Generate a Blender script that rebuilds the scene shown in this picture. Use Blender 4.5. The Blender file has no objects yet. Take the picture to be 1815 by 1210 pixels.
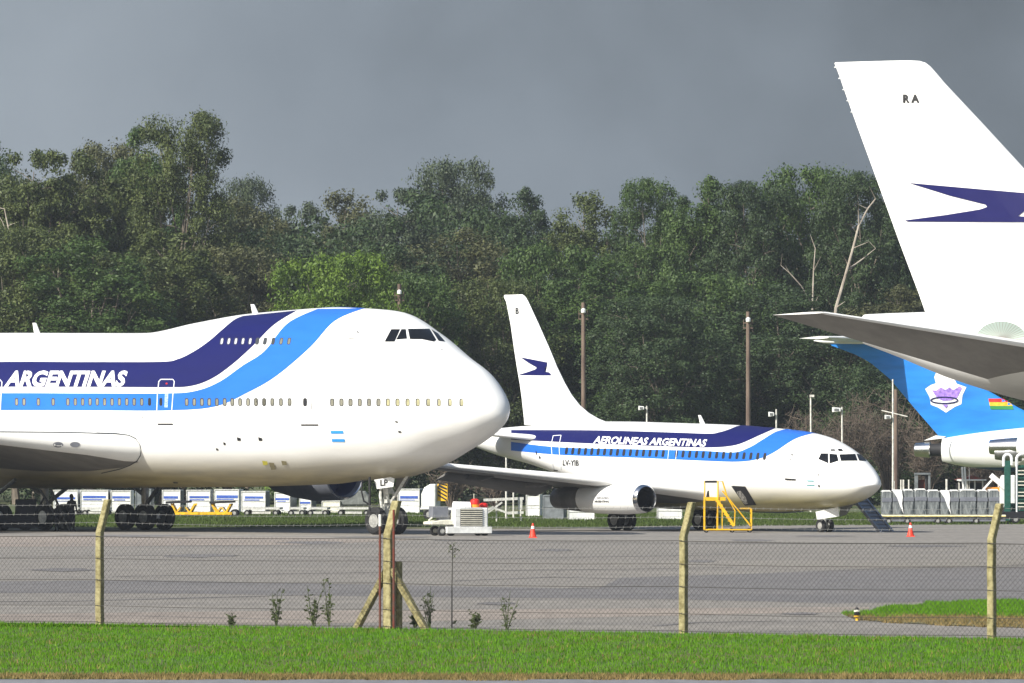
import bpy, bmesh, math, random
import numpy as np
from mathutils import Vector, Matrix, Quaternion
from mathutils.bvhtree import BVHTree
R = math.radians
scene = bpy.context.scene
col = scene.collection
# ------------------------------------------------------------------ camera
F, H, YH, CX = 14000.0, 3.85, 795.0, 907.5      # lens in photo pixels, eye height, horizon row, centre column
cam = bpy.data.cameras.new('camera')
cam.sensor_width = 36; cam.lens = F * 36 / 1815; cam.shift_y = (YH - 605) / 1815
cam.clip_start = 1; cam.clip_end = 20000
cam_o = bpy.data.objects.new('camera', cam); col.objects.link(cam_o)
cam_o.location = (0, 0, H); cam_o.rotation_euler = (R(90), 0, 0)
scene.camera = cam_o
# ------------------------------------------------------------------ sky and sun
SUN_EL = 37.0
sx, sy = -0.74, -0.67
world = bpy.data.worlds.new('World'); scene.world = world; world.use_nodes = True
nt = world.node_tree; N = nt.nodes; L = nt.links
for n in list(N): N.remove(n)
out = N.new('ShaderNodeOutputWorld'); bg = N.new('ShaderNodeBackground'); bg2 = N.new('ShaderNodeBackground'); mixs = N.new('ShaderNodeMixShader')
sky = N.new('ShaderNodeTexSky'); sky.sky_type = 'NISHITA'; sky.sun_disc = False
sky.sun_elevation = R(SUN_EL); sky.sun_rotation = math.atan2(sx, sy); sky.air_density = 1.2; sky.dust_density = 1.5
L.new(sky.outputs[0], bg.inputs[0]); bg.inputs[1].default_value = 0.10
tc = N.new('ShaderNodeTexCoord'); sep = N.new('ShaderNodeSeparateXYZ'); L.new(tc.outputs['Generated'], sep.inputs[0])
def wmath(op, a, b=None, c=None, clamp=False):
    m = N.new('ShaderNodeMath'); m.operation = op; m.use_clamp = clamp
    for i, v in enumerate((a, b, c)):
        if v is None: continue
        if isinstance(v, (int, float)): m.inputs[i].default_value = v
        else: L.new(v, m.inputs[i])
    return m.outputs[0]
nz = N.new('ShaderNodeTexNoise'); nz.inputs['Scale'].default_value = 9; nz.inputs['Detail'].default_value = 5
L.new(tc.outputs['Generated'], nz.inputs['Vector'])
# storm cloud bank over the northern half of the sky
grad = wmath('ADD', wmath('MULTIPLY', sep.outputs[0], 6.0), wmath('MULTIPLY', sep.outputs[2], 9.0))
grad = wmath('ADD', grad, wmath('MULTIPLY', wmath('SUBTRACT', nz.outputs[0], 0.5), 1.7))
nzb = N.new('ShaderNodeTexNoise'); nzb.inputs['Scale'].default_value = 32; nzb.inputs['Detail'].default_value = 6; L.new(tc.outputs['Generated'], nzb.inputs['Vector'])
grad = wmath('ADD', grad, wmath('MULTIPLY', wmath('SUBTRACT', nzb.outputs[0], 0.5), 0.55))
cr = N.new('ShaderNodeValToRGB'); L.new(wmath('ADD', wmath('MULTIPLY', grad, 0.85), 0.22, clamp=True), cr.inputs[0])
e = cr.color_ramp.elements
e[0].position = 0; e[0].color = (0.262, 0.298, 0.335, 1); e[1].position = 1; e[1].color = (0.075, 0.090, 0.103, 1)
m_ = e.new(0.5); m_.color = (0.178, 0.208, 0.240, 1)
L.new(cr.outputs[0], bg2.inputs[0]); bg2.inputs[1].default_value = 1.0
mask = wmath('MULTIPLY', wmath('SUBTRACT', sep.outputs[1], 0.1), 4.0, clamp=True)
mask2 = wmath('SUBTRACT', 1.0, wmath('MULTIPLY', wmath('SUBTRACT', sep.outputs[2], 0.35), 5.0, clamp=True))
L.new(wmath('MULTIPLY', mask, mask2), mixs.inputs[0]); L.new(bg.outputs[0], mixs.inputs[1]); L.new(bg2.outputs[0], mixs.inputs[2])
L.new(mixs.outputs[0], out.inputs[0])
sun = bpy.data.lights.new('sun', 'SUN'); sun.energy = 5.0; sun.angle = R(0.5); sun.color = (1.0, 0.955, 0.87)
sun_o = bpy.data.objects.new('sun', sun); col.objects.link(sun_o)
hl = math.hypot(sx, sy); sv = Vector((sx / hl * math.cos(R(SUN_EL)), sy / hl * math.cos(R(SUN_EL)), math.sin(R(SUN_EL))))
sun_o.rotation_euler = (-sv).to_track_quat('-Z', 'Y').to_euler(); sun_o.location = sv * 100
vs = scene.view_settings
scene.display_settings.display_device = 'sRGB'
vs.view_transform = 'Standard'; vs.look = 'None'; vs.exposure = 0.45; vs.gamma = 1.0; vs.use_curve_mapping = False
scene.cycles.use_denoising = True
scene.cycles.max_bounces = 6; scene.cycles.transparent_max_bounces = 8

# ------------------------------------------------------------------ helpers
def W(px, py, Z):                      # a point of the picture at depth Z
    return Vector(((px - CX) * Z / F, Z, H - (py - YH) * Z / F))
def GZ(py): return F * H / (py - YH)   # depth of the ground seen at row py
def G(px, py): return W(px, py, GZ(py))
def S(Z): return F / Z
rnd = random.Random(7)

def mat(name, color, rough=0.6, metal=0.0, var=0.0, scale=3.0, color2=None, bump=0.0, bscale=20.0, spec=0.5, coords='Object', stretch=None, detail=6, coat=0.0):
    m = bpy.data.materials.new(name); m.use_nodes = True
    nt = m.node_tree; b = nt.nodes['Principled BSDF']; lk = nt.links
    c = (*color, 1)
    b.inputs['Base Color'].default_value = c; b.inputs['Roughness'].default_value = rough
    b.inputs['Metallic'].default_value = metal; b.inputs['Specular IOR Level'].default_value = spec
    b.inputs['Coat Weight'].default_value = coat
    if var or color2 or bump:
        t = nt.nodes.new('ShaderNodeTexCoord'); v = t.outputs[coords]
        if stretch:
            mp = nt.nodes.new('ShaderNodeMapping'); mp.inputs['Scale'].default_value = stretch; lk.new(v, mp.inputs[0]); v = mp.outputs[0]
    if var or color2:
        n = nt.nodes.new('ShaderNodeTexNoise'); n.inputs['Scale'].default_value = scale; n.inputs['Detail'].default_value = detail; n.inputs['Roughness'].default_value = .62
        lk.new(v, n.inputs['Vector'])
        r = nt.nodes.new('ShaderNodeValToRGB'); lk.new(n.outputs[0], r.inputs[0])
        k2 = color2 if color2 else tuple(x * (1 - var) for x in color)
        k1 = color if color2 else tuple(min(1, x * (1 + var * .5)) for x in color)
        r.color_ramp.elements[0].position = .36; r.color_ramp.elements[0].color = (*k2, 1)
        r.color_ramp.elements[1].position = .64; r.color_ramp.elements[1].color = (*k1, 1)
        lk.new(r.outputs[0], b.inputs['Base Color'])
    if bump:
        n2 = nt.nodes.new('ShaderNodeTexNoise'); n2.inputs['Scale'].default_value = bscale; n2.inputs['Detail'].default_value = 4
        lk.new(v, n2.inputs['Vector']); bp = nt.nodes.new('ShaderNodeBump'); bp.inputs['Strength'].default_value = bump; bp.inputs['Distance'].default_value = .05
        lk.new(n2.outputs[0], bp.inputs['Height']); lk.new(bp.outputs[0], b.inputs['Normal'])
    return m

def tag(o, label=None, cat=None, group=None, kind=None):
    if label: o['label'] = label
    if cat: o['category'] = cat
    if group: o['group'] = group
    if kind: o['kind'] = kind
    return o
def empty(name, loc=(0, 0, 0), rz=0.0, label=None, cat=None, group=None):
    o = bpy.data.objects.new(name, None); col.objects.link(o); o.location = loc; o.rotation_euler = (0, 0, rz)
    o.empty_display_size = .3
    return tag(o, label, cat, group)

class MB:
    def __init__(s): s.v = []; s.f = []; s.mi = []; s.m = 0; s.M = Matrix.Identity(4)
    def add(s, vs, fs):
        b = len(s.v); s.v += [tuple(s.M @ Vector(p)) for p in vs]
        for f in fs: s.f.append([b + i for i in f]); s.mi.append(s.m)
    def box(s, c, d, rot=None):
        x, y, z = d[0] / 2, d[1] / 2, d[2] / 2
        p = [Vector((i * x, j * y, k * z)) for k in (-1, 1) for j in (-1, 1) for i in (-1, 1)]
        if rot is not None: p = [rot @ q for q in p]
        s.add([q + Vector(c) for q in p], [(0, 2, 3, 1), (4, 5, 7, 6), (0, 1, 5, 4), (2, 6, 7, 3), (0, 4, 6, 2), (1, 3, 7, 5)]); return s
    def bar(s, a, b, w, h=None, up=(0, 0, 1)):
        a = Vector(a); b = Vector(b); h = h or w; d = b - a
        x = d.normalized(); u = Vector(up)
        if abs(x.dot(u)) > .97: u = Vector((1, 0, 0)) if abs(x.x) < .9 else Vector((0, 1, 0))
        y = u.cross(x).normalized(); z = x.cross(y)
        s.box((a + b) / 2, (d.length, w, h), Matrix((x, y, z)).transposed()); return s
    def tube(s, pts, r, n=8, caps=True):
        pts = [Vector(p) for p in pts]; rs = r if isinstance(r, (list, tuple)) else [r] * len(pts)
        vs = []; prev = None
        for i, p in enumerate(pts):
            d = (pts[min(i + 1, len(pts) - 1)] - pts[max(i - 1, 0)]).normalized()
            if prev is None:
                u = Vector((0, 0, 1)) if abs(d.z) < .9 else Vector((1, 0, 0))
                a = d.cross(u).normalized()
            else: a = (prev - d * prev.dot(d)).normalized()
            prev = a; b = d.cross(a)
            for k in range(n):
                t = 2 * math.pi * k / n; vs.append(p + (a * math.cos(t) + b * math.sin(t)) * rs[i])
        fs = [(i * n + k, i * n + (k + 1) % n, (i + 1) * n + (k + 1) % n, (i + 1) * n + k) for i in range(len(pts) - 1) for k in range(n)]
        if caps: fs += [tuple(range(n))[::-1], tuple((len(pts) - 1) * n + k for k in range(n))]
        s.add(vs, fs); return s
    def lathe(s, prof, c=(0, 0, 0), axis='x', n=24, close=False, cap=True):
        vs = []
        for a, r in prof:
            for k in range(n):
                t = 2 * math.pi * k / n; u, w = r * math.cos(t), r * math.sin(t)
                p = {'x': (a, u, w), 'y': (u, a, w), 'z': (u, w, a)}[axis]
                vs.append(Vector(p) + Vector(c))
        m = len(prof)
        fs = [(i * n + k, i * n + (k + 1) % n, (i + 1) * n + (k + 1) % n, (i + 1) * n + k) for i in range(m - 1) for k in range(n)]
        if prof[0][1] > 1e-4 and not close and cap: fs.append(tuple(range(n)))
        if prof[-1][1] > 1e-4 and not close and cap: fs.append(tuple((m - 1) * n + k for k in range(n)))
        if close: fs += [((m - 1) * n + k, (m - 1) * n + (k + 1) % n, (k + 1) % n, k) for k in range(n)]
        s.add(vs, fs); return s
    def prism(s, poly, d):              # planar polygon (3d points) pushed by vector d
        n = len(poly); poly = [Vector(p) for p in poly]; d = Vector(d)
        s.add(poly + [p + d for p in poly], [tuple(range(n)), tuple(range(2 * n - 1, n - 1, -1))] + [(i, i + n, (i + 1) % n + n, (i + 1) % n) for i in range(n)]); return s
    def build(s, name, mats, parent=None, smooth=False, bevel=0.0, angle=35):
        me = bpy.data.meshes.new(name); me.from_pydata(s.v, [], s.f)
        if not isinstance(mats, (list, tuple)): mats = [mats]
        for m in mats: me.materials.append(m)
        me.polygons.foreach_set('material_index', s.mi)
        bm = bmesh.new(); bm.from_mesh(me)
        bmesh.ops.recalc_face_normals(bm, faces=bm.faces)
        if bevel:
            es = [e for e in bm.edges if len(e.link_faces) == 2 and e.calc_face_angle(0) > R(50)]
            bmesh.ops.bevel(bm, geom=es, offset=bevel, segments=1, affect='EDGES', clamp_overlap=True)
        bm.to_mesh(me); bm.free()
        if smooth:
            me.polygons.foreach_set('use_smooth', [True] * len(me.polygons))
            me.set_sharp_from_angle(angle=R(angle))
        o = bpy.data.objects.new(name, me); col.objects.link(o)
        if parent: o.parent = parent
        return o

def raw_mesh(name, v, f, mats, parent=None, smooth=False):
    me = bpy.data.meshes.new(name); me.from_pydata([tuple(p) for p in v], [], f)
    for m in (mats if isinstance(mats, (list, tuple)) else [mats]): me.materials.append(m)
    if smooth: me.polygons.foreach_set('use_smooth', [True] * len(me.polygons))
    me.update()
    o = bpy.data.objects.new(name, me); col.objects.link(o)
    if parent: o.parent = parent
    return o
def quads_mesh(name, V, mats, parent=None, nper=4):      # V (n*nper,3) numpy -> independent faces, quick
    me = bpy.data.meshes.new(name); n = len(V) // nper
    me.vertices.add(n * nper); me.vertices.foreach_set('co', V.astype(np.float32).ravel())
    me.loops.add(n * nper); me.loops.foreach_set('vertex_index', np.arange(n * nper, dtype=np.int32))
    me.polygons.add(n); me.polygons.foreach_set('loop_start', np.arange(n, dtype=np.int32) * nper)
    me.update(calc_edges=True)
    for m in (mats if isinstance(mats, (list, tuple)) else [mats]): me.materials.append(m)
    o = bpy.data.objects.new(name, me); col.objects.link(o)
    if parent: o.parent = parent
    return o

def pchip(xs, ys, x):
    xs = np.array(xs, float); ys = np.array(ys, float); h = np.diff(xs); d = np.diff(ys) / h
    m = np.zeros_like(ys)
    for i in range(1, len(xs) - 1):
        if d[i-1] * d[i] > 0:
            w1 = 2 * h[i] + h[i-1]; w2 = h[i] + 2 * h[i-1]; m[i] = (w1 + w2) / (w1 / d[i-1] + w2 / d[i])
    m[0] = d[0]; m[-1] = d[-1]
    x = np.clip(x, xs[0], xs[-1]); i = np.clip(np.searchsorted(xs, x) - 1, 0, len(xs) - 2)
    t = (x - xs[i]) / h[i]
    return (2*t**3-3*t*t+1)*ys[i]+(t**3-2*t*t+t)*h[i]*m[i]+(-2*t**3+3*t*t)*ys[i+1]+(t**3-t*t)*h[i]*m[i+1]

# ------------------------------------------------------------------ materials
M = {}
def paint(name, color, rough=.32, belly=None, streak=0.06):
    """aircraft gloss paint with faint grime; belly=(z, colour) = a lower colour below that height"""
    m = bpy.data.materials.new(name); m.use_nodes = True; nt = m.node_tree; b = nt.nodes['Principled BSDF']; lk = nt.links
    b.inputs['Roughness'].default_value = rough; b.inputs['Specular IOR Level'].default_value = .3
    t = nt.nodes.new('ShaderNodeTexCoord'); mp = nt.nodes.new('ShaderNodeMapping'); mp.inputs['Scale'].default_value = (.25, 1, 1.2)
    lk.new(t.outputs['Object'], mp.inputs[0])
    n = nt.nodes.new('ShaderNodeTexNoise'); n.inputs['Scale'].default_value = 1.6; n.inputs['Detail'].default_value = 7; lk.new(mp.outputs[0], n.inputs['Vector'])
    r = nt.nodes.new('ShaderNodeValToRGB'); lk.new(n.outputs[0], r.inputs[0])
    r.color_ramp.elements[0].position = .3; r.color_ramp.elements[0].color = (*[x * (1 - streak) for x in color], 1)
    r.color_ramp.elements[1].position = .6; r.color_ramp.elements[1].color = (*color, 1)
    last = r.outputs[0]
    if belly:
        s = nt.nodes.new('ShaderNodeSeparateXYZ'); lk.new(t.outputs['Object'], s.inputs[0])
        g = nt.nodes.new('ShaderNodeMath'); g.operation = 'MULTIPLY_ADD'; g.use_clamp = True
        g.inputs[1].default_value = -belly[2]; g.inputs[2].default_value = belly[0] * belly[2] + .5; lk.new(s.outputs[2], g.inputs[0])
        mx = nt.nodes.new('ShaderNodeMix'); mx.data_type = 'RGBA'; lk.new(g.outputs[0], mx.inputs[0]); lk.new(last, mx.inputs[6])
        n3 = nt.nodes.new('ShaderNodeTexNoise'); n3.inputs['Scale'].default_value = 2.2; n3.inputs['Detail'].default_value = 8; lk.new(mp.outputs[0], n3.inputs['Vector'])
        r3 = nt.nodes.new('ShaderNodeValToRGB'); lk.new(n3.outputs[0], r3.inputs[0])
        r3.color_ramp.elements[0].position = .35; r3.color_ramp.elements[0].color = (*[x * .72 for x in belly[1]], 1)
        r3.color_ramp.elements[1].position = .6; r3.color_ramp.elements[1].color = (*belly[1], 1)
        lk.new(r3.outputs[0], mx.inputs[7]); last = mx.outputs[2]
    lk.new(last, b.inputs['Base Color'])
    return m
M['white'] = paint('aircraft_white', (.84, .84, .82))
M['white_belly'] = paint('aircraft_white_painted_belly_shade', (.84, .84, .82), belly=(3.05, (.36, .30, .13), .9))  # underside shade and warm ground bounce painted into the lower colour
M['white_belly_small'] = paint('airliner_white_painted_belly_shade', (.84, .84, .82), belly=(1.75, (.40, .36, .16), 1.3))  # belly shading painted in as a tan lower colour
M['white_tail'] = paint('white_with_painted_tail_shade', (.84, .84, .82), belly=(6.1, (.30, .29, .25), .8))  # shade beneath the tail cone painted in as grey
M['white_blue'] = paint('white_over_blue_belly', (.82, .82, .80), belly=(2.78, (.01, .07, .26), 12))
M['navy'] = paint('navy_livery', (.005, .006, .085), .4, streak=.12)
M['azure'] = paint('azure_livery', (.022, .150, .62), .28, streak=.12)
M['fin_blue'] = paint('bright_blue_fin', (.024, .235, .72), .35, streak=.28)
M['lettering'] = mat('white_lettering', (.85, .85, .84), .5)
M['black'] = mat('black_paint', (.012, .012, .014), .5)
M['glass'] = mat('dark_cockpit_glass', (.006, .007, .009), .15, spec=.3)
M['pane'] = mat('cabin_window_pane', (.23, .22, .17), .2, var=.3, scale=1.5)
M['rim'] = mat('window_rim', (.035, .04, .045), .5)
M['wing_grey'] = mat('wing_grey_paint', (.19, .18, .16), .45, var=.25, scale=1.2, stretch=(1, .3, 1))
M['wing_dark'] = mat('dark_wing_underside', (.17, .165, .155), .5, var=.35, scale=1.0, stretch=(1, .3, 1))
M['silver'] = mat('polished_metal', (.72, .72, .72), .18, 1.0, var=.15, scale=4)
M['steel'] = mat('steel', (.38, .38, .38), .38, .9, var=.3, scale=6)
M['gear_white'] = mat('landing_gear_paint', (.55, .55, .51), .45, var=.35, scale=7)
M['hub'] = mat('wheel_hub', (.36, .36, .34), .5, .2, var=.3, scale=9)
M['tyre'] = mat('tyre_rubber', (.014, .014, .015), .8, var=.3, scale=8)
M['dark'] = mat('dark_interior', (.01, .01, .012), .7)
M['dblue'] = mat('inlet_dark_blue', (.008, .016, .07), .45)
M['nacelle_grey'] = mat('grey_nacelle_paint', (.17, .18, .21), .35, var=.2, scale=2)
M['nose_mark'] = mat('teal_blue_flag', (.03, .30, .75), .4)
M['teal'] = mat('teal_flag', (.02, .33, .36), .4)
M['red'] = mat('red_paint', (.62, .015, .01), .45); M['yellow'] = mat('yellow_paint', (.80, .46, .010), .5, var=.25, scale=6)
M['edge'] = mat('pale_yellow_edge', (.70, .60, .22), .5, var=.5, scale=4); M['green'] = mat('flag_green', (.02, .22, .05), .45); M['purple'] = mat('purple_gem', (.36, .22, .72), .3, var=.45, scale=6)
M['cream'] = mat('cream_paint', (.72, .70, .58), .55, var=.2, scale=5)
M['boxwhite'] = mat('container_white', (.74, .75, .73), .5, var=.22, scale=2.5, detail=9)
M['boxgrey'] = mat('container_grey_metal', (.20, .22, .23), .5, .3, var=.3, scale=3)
M['boxblue'] = mat('container_blue_stripe', (.02, .06, .36), .5, color2=(.06, .14, .45), scale=5)
M['dgreen'] = mat('dark_green_paint', (.010, .085, .06), .5, var=.3, scale=5)
M['orange'] = mat('orange_plastic', (.85, .05, .018), .5); M['amber'] = mat('amber_plastic', (.85, .30, .02), .4)
M['concrete'] = mat('mossy_concrete', (.37, .33, .17), .9, color2=(.17, .145, .06), scale=9, detail=9, bump=.5, bscale=40)
M['rust'] = mat('rusty_paint', (.16, .025, .015), .8, color2=(.10, .05, .035), scale=6)
M['wire'] = mat('galvanised_wire', (.075, .07, .06), .6, .4)
M['barb'] = mat('bright_wire', (.30, .30, .29), .5, .6)
M['pole'] = mat('weathered_pole', (.19, .14, .105), .9, color2=(.085, .055, .045), scale=3, stretch=(1, 1, .15))
M['polewhite'] = mat('white_painted_pole', (.66, .64, .58), .6, var=.3, scale=4)
M['wrap'] = mat('plastic_wrap', (.045, .055, .06), .25, color2=(.26, .28, .28), scale=3.5, detail=10, stretch=(2.5, 2.5, .5), bump=.6, bscale=8)
M['cloth'] = mat('dark_cloth', (.014, .015, .022), .9, var=.3, scale=8); M['skin'] = mat('skin', (.26, .15, .10), .6); M['hair'] = mat('hair', (.012, .010, .009), .8)
M['tarp'] = mat('grey_tarp', (.17, .18, .17), .6, var=.4, scale=3, bump=.4, bscale=5)

def asphalt(name, a, b, sc=1.0, st=(.05, .25, 1), fine=(.8, 1.15)):
    m = bpy.data.materials.new(name); m.use_nodes = True; nt = m.node_tree; p = nt.nodes['Principled BSDF']; lk = nt.links
    p.inputs['Roughness'].default_value = .85; p.inputs['Specular IOR Level'].default_value = .25
    t = nt.nodes.new('ShaderNodeTexCoord')
    def noise(scale, stretch, det=6):
        mp = nt.nodes.new('ShaderNodeMapping'); mp.inputs['Scale'].default_value = stretch; lk.new(t.outputs['Object'], mp.inputs[0])
        n = nt.nodes.new('ShaderNodeTexNoise'); n.inputs['Scale'].default_value = scale; n.inputs['Detail'].default_value = det; n.inputs['Roughness'].default_value = .65
        lk.new(mp.outputs[0], n.inputs['Vector']); return n.outputs[0]
    r = nt.nodes.new('ShaderNodeValToRGB'); lk.new(noise(sc, st), r.inputs[0])
    r.color_ramp.elements[0].position = .34; r.color_ramp.elements[0].color = (*b, 1)
    r.color_ramp.elements[1].position = .66; r.color_ramp.elements[1].color = (*a, 1)
    r2 = nt.nodes.new('ShaderNodeValToRGB'); lk.new(noise(3.0, (1, .12, 1), 8), r2.inputs[0])
    r2.color_ramp.elements[0].position = .3; r2.color_ramp.elements[0].color = (fine[0],) * 3 + (1,)
    r2.color_ramp.elements[1].position = .7; r2.color_ramp.elements[1].color = (fine[1],) * 3 + (1,)
    mx = nt.nodes.new('ShaderNodeMix'); mx.data_type = 'RGBA'; mx.blend_type = 'MULTIPLY'; mx.inputs[0].default_value = 1; mx.clamp_result = False
    lk.new(r.outputs[0], mx.inputs[6]); lk.new(r2.outputs[0], mx.inputs[7]); lk.new(mx.outputs[2], p.inputs['Base Color'])
    return m
M['asphalt'] = asphalt('apron_asphalt', (.255, .236, .208), (.190, .177, .162))
M['asphalt_dark'] = asphalt('dark_asphalt', (.188, .178, .172), (.135, .130, .132))
M['asphalt_pale'] = asphalt('pale_asphalt', (.31, .265, .225), (.23, .20, .175))
M['road'] = asphalt('road_asphalt', (.22, .22, .23), (.17, .17, .18))
M['soil'] = mat('grass_soil', (.045, .10, .008), .95, color2=(.095, .085, .025), scale=1.4, stretch=(.3, .12, 1), detail=8)
M['island_soil'] = mat('bare_soil', (.16, .135, .075), .95, color2=(.09, .10, .03), scale=2.5, detail=8)
M['verge'] = mat('verge_turf', (.05, .085, .018), .95, color2=(.10, .09, .04), scale=.8, stretch=(.3, .1, 1), detail=8)
def leafmat(name, a, b, trans=.25, rough=.55, scale=.7):
    m = bpy.data.materials.new(name); m.use_nodes = True; nt = m.node_tree; p = nt.nodes['Principled BSDF']; lk = nt.links
    g = nt.nodes.new('ShaderNodeNewGeometry'); t = nt.nodes.new('ShaderNodeTexCoord')
    n = nt.nodes.new('ShaderNodeTexNoise'); n.inputs['Scale'].default_value = scale; n.inputs['Detail'].default_value = 4; lk.new(g.outputs['Position'], n.inputs['Vector'])
    ad = nt.nodes.new('ShaderNodeMath'); ad.operation = 'MULTIPLY_ADD'; ad.inputs[1].default_value = .55; lk.new(g.outputs['Random Per Island'], ad.inputs[0])
    m2 = nt.nodes.new('ShaderNodeMath'); m2.operation = 'MULTIPLY_ADD'; m2.inputs[1].default_value = 1.7; m2.inputs[2].default_value = -.63; lk.new(n.outputs[0], m2.inputs[0]); lk.new(m2.outputs[0], ad.inputs[2])
    r = nt.nodes.new('ShaderNodeValToRGB'); lk.new(ad.outputs[0], r.inputs[0])
    r.color_ramp.elements[0].position = .1; r.color_ramp.elements[0].color = (*b, 1); r.color_ramp.elements[1].position = .9; r.color_ramp.elements[1].color = (*a, 1)
    lk.new(r.outputs[0], p.inputs['Base Color']); p.inputs['Roughness'].default_value = rough; p.inputs['Specular IOR Level'].default_value = .3
    tr = nt.nodes.new('ShaderNodeBsdfTranslucent'); lk.new(r.outputs[0], tr.inputs[0]); ms = nt.nodes.new('ShaderNodeMixShader'); ms.inputs[0].default_value = trans
    lk.new(p.outputs[0], ms.inputs[1]); lk.new(tr.outputs[0], ms.inputs[2]); lk.new(ms.outputs[0], nt.nodes['Material Output'].inputs[0])
    return m
M['leaf_olive'] = leafmat('olive_leaves', (.112, .138, .038), (.040, .060, .020))
M['leaf_dark'] = leafmat('dark_green_leaves', (.066, .105, .036), (.022, .040, .018))
M['leaf_green'] = leafmat('mid_green_leaves', (.088, .142, .032), (.028, .058, .016))
M['leaf_bright'] = leafmat('bright_green_leaves', (0.146, 0.226, 0.027), (0.057, 0.109, 0.016))
M['leaf_brown'] = leafmat('brownish_leaves', (.118, .124, .048), (.048, .056, .026))
M['leaf_grey'] = leafmat('grey_green_leaves', (.092, .122, .062), (.040, .058, .036))
M['twig'] = mat('bare_twigs', (.13, .10, .075), .9, var=.3, scale=2)
M['bark_pale'] = mat('pale_bark', (.46, .41, .34), .8, color2=(.24, .20, .16), scale=1.5, stretch=(1, 1, .3))
M['bark'] = mat('weathered_bark', (.21, .175, .135), .85, color2=(.09, .075, .06), scale=1.5, stretch=(1, 1, .3))
M['grass'] = leafmat('grass_blades', (.150, .345, .002), (.055, .165, .002), .35, .6, 2.0)
M['drygrass'] = leafmat('dry_grass_blades', (.36, .25, .10), (.14, .12, .035), .3, .7, 1.3)
M['vergegrass'] = leafmat('verge_grass_blades', (.075, .125, .018), (.050, .070, .014), .25, .7, .3)
M['weed'] = leafmat('weed_leaves', (.13, .17, .05), (.05, .075, .025))
# ------------------------------------------------------------------ the ground
def sheet(name, pts, z, m, kind='structure', nx=1):
    me = bpy.data.meshes.new(name); me.from_pydata([(p[0], p[1], z) for p in pts], [], [tuple(range(len(pts)))])
    me.materials.append(m)
    o = bpy.data.objects.new(name, me); col.objects.link(o); tag(o, kind=kind); return o
sheet('ground', [(-2500, -300), (2500, -300), (2500, 6000), (-2500, 6000)], 0, M['verge'])
fence_a, fence_b = G(178, 1107), G(1760, 1132)
fdir = (fence_b - fence_a).normalized()
def fence_y(x): return fence_a.y + (x - fence_a.x) * fdir.y / fdir.x
# apron between the fence and the far verge
ap = [(-70, fence_y(-70) - .3), (70, fence_y(70) - .3)] + [tuple(G(px, py)[:2]) for px, py in ((3600, 914), (2300, 917), (1815, 921), (1530, 924), (1340, 927), (1000, 937), (-700, 937))]
sheet('apron', ap, .004, M['asphalt'])
sheet('apron_dark_lane', [tuple(G(px, py)[:2]) for px, py in ((1100, 1024), (1300, 1018), (1500, 1012), (1700, 1006), (2100, 1000), (2100, 1060), (1700, 1066), (1480, 1070), (1200, 1062), (1060, 1044))], .008, M['asphalt_dark'])
sheet('apron_dark_lane', [tuple(G(px, py)[:2]) for px, py in ((-300, 1034), (250, 1028), (640, 1036), (1060, 1044), (1200, 1062), (700, 1058), (300, 1052), (-300, 1050))], .008, M['asphalt_dark'])
sheet('apron_pale_strip', [tuple(G(px, py)[:2]) for px, py in ((-300, 1092), (400, 1084), (900, 1080), (1540, 1076), (1540, 1084), (900, 1098), (300, 1112), (-300, 1112))], .008, M['asphalt_pale'])
sheet('apron_pale_strip', [tuple(G(px, py)[:2]) for px, py in ((-400, 948), (500, 952), (760, 956), (520, 966), (-400, 972))], .008, M['asphalt_pale'])
# tar seams across the apron
mb = MB()
def seam(mb, pts, w, z=.012):
    for a, b in zip(pts, pts[1:]):
        a = G(*a); b = G(*b); d = (b - a).normalized(); n = Vector((-d.y, d.x, 0)) * w
        mb.add([(a.x - n.x, a.y - n.y, z), (b.x - n.x, b.y - n.y, z), (b.x + n.x, b.y + n.y, z), (a.x + n.x, a.y + n.y, z)], [(0, 1, 2, 3)])
for pts, w in ((((-200, 1067), (120, 1066), (420, 1058), (700, 1050), (980, 1044), (1200, 1038)), .22), (((1160, 1024), (1350, 1017), (1560, 1008), (1900, 1000)), .25),
               (((-200, 990), (300, 984), (900, 990), (1300, 983)), .3), (((200, 1022), (700, 1014), (1300, 1006)), .2), (((-100, 1094), (240, 1092), (600, 1101)), .1),
               (((1160, 1110), (1230, 1104), (1380, 1101), (1560, 1102), (1850, 1112)), .12), (((800, 1030), (980, 1023), (1130, 1027)), .18), (((-200, 962), (400, 967), (1000, 962), (1900, 965)), .35)):
    seam(mb, pts, w)
o = mb.build('tar_seams', M['asphalt_dark']); tag(o, kind='structure')
mb = MB(); rs = random.Random(21)
for px, py, a_, b_ in ((690, 952, 2.2, 3.5), (230, 950, 3.2, 4), (560, 962, 1.5, 5), (1135, 942, 2.0, 3), (1465, 950, 1.4, 3.5), (1330, 958, 1.0, 4), (820, 958, 1.3, 2.5), (980, 975, .9, 4), (360, 985, 1.4, 5), (1640, 968, 1.6, 4), (1240, 995, .7, 3), (110, 1010, 1.0, 4), (880, 1070, .5, 2), (1420, 1088, .5, 1.5)):
    c = G(px, py); n = 18
    mb.add([(c.x + a_ * math.cos(6.283 * k / n) * rs.uniform(.6, 1.15), c.y + b_ * math.sin(6.283 * k / n) * rs.uniform(.6, 1.15), .013 + .0005 * (px % 7)) for k in range(n)], [tuple(range(n))])
o = mb.build('oil_stains', M['asphalt_dark']); tag(o, kind='structure')
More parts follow.
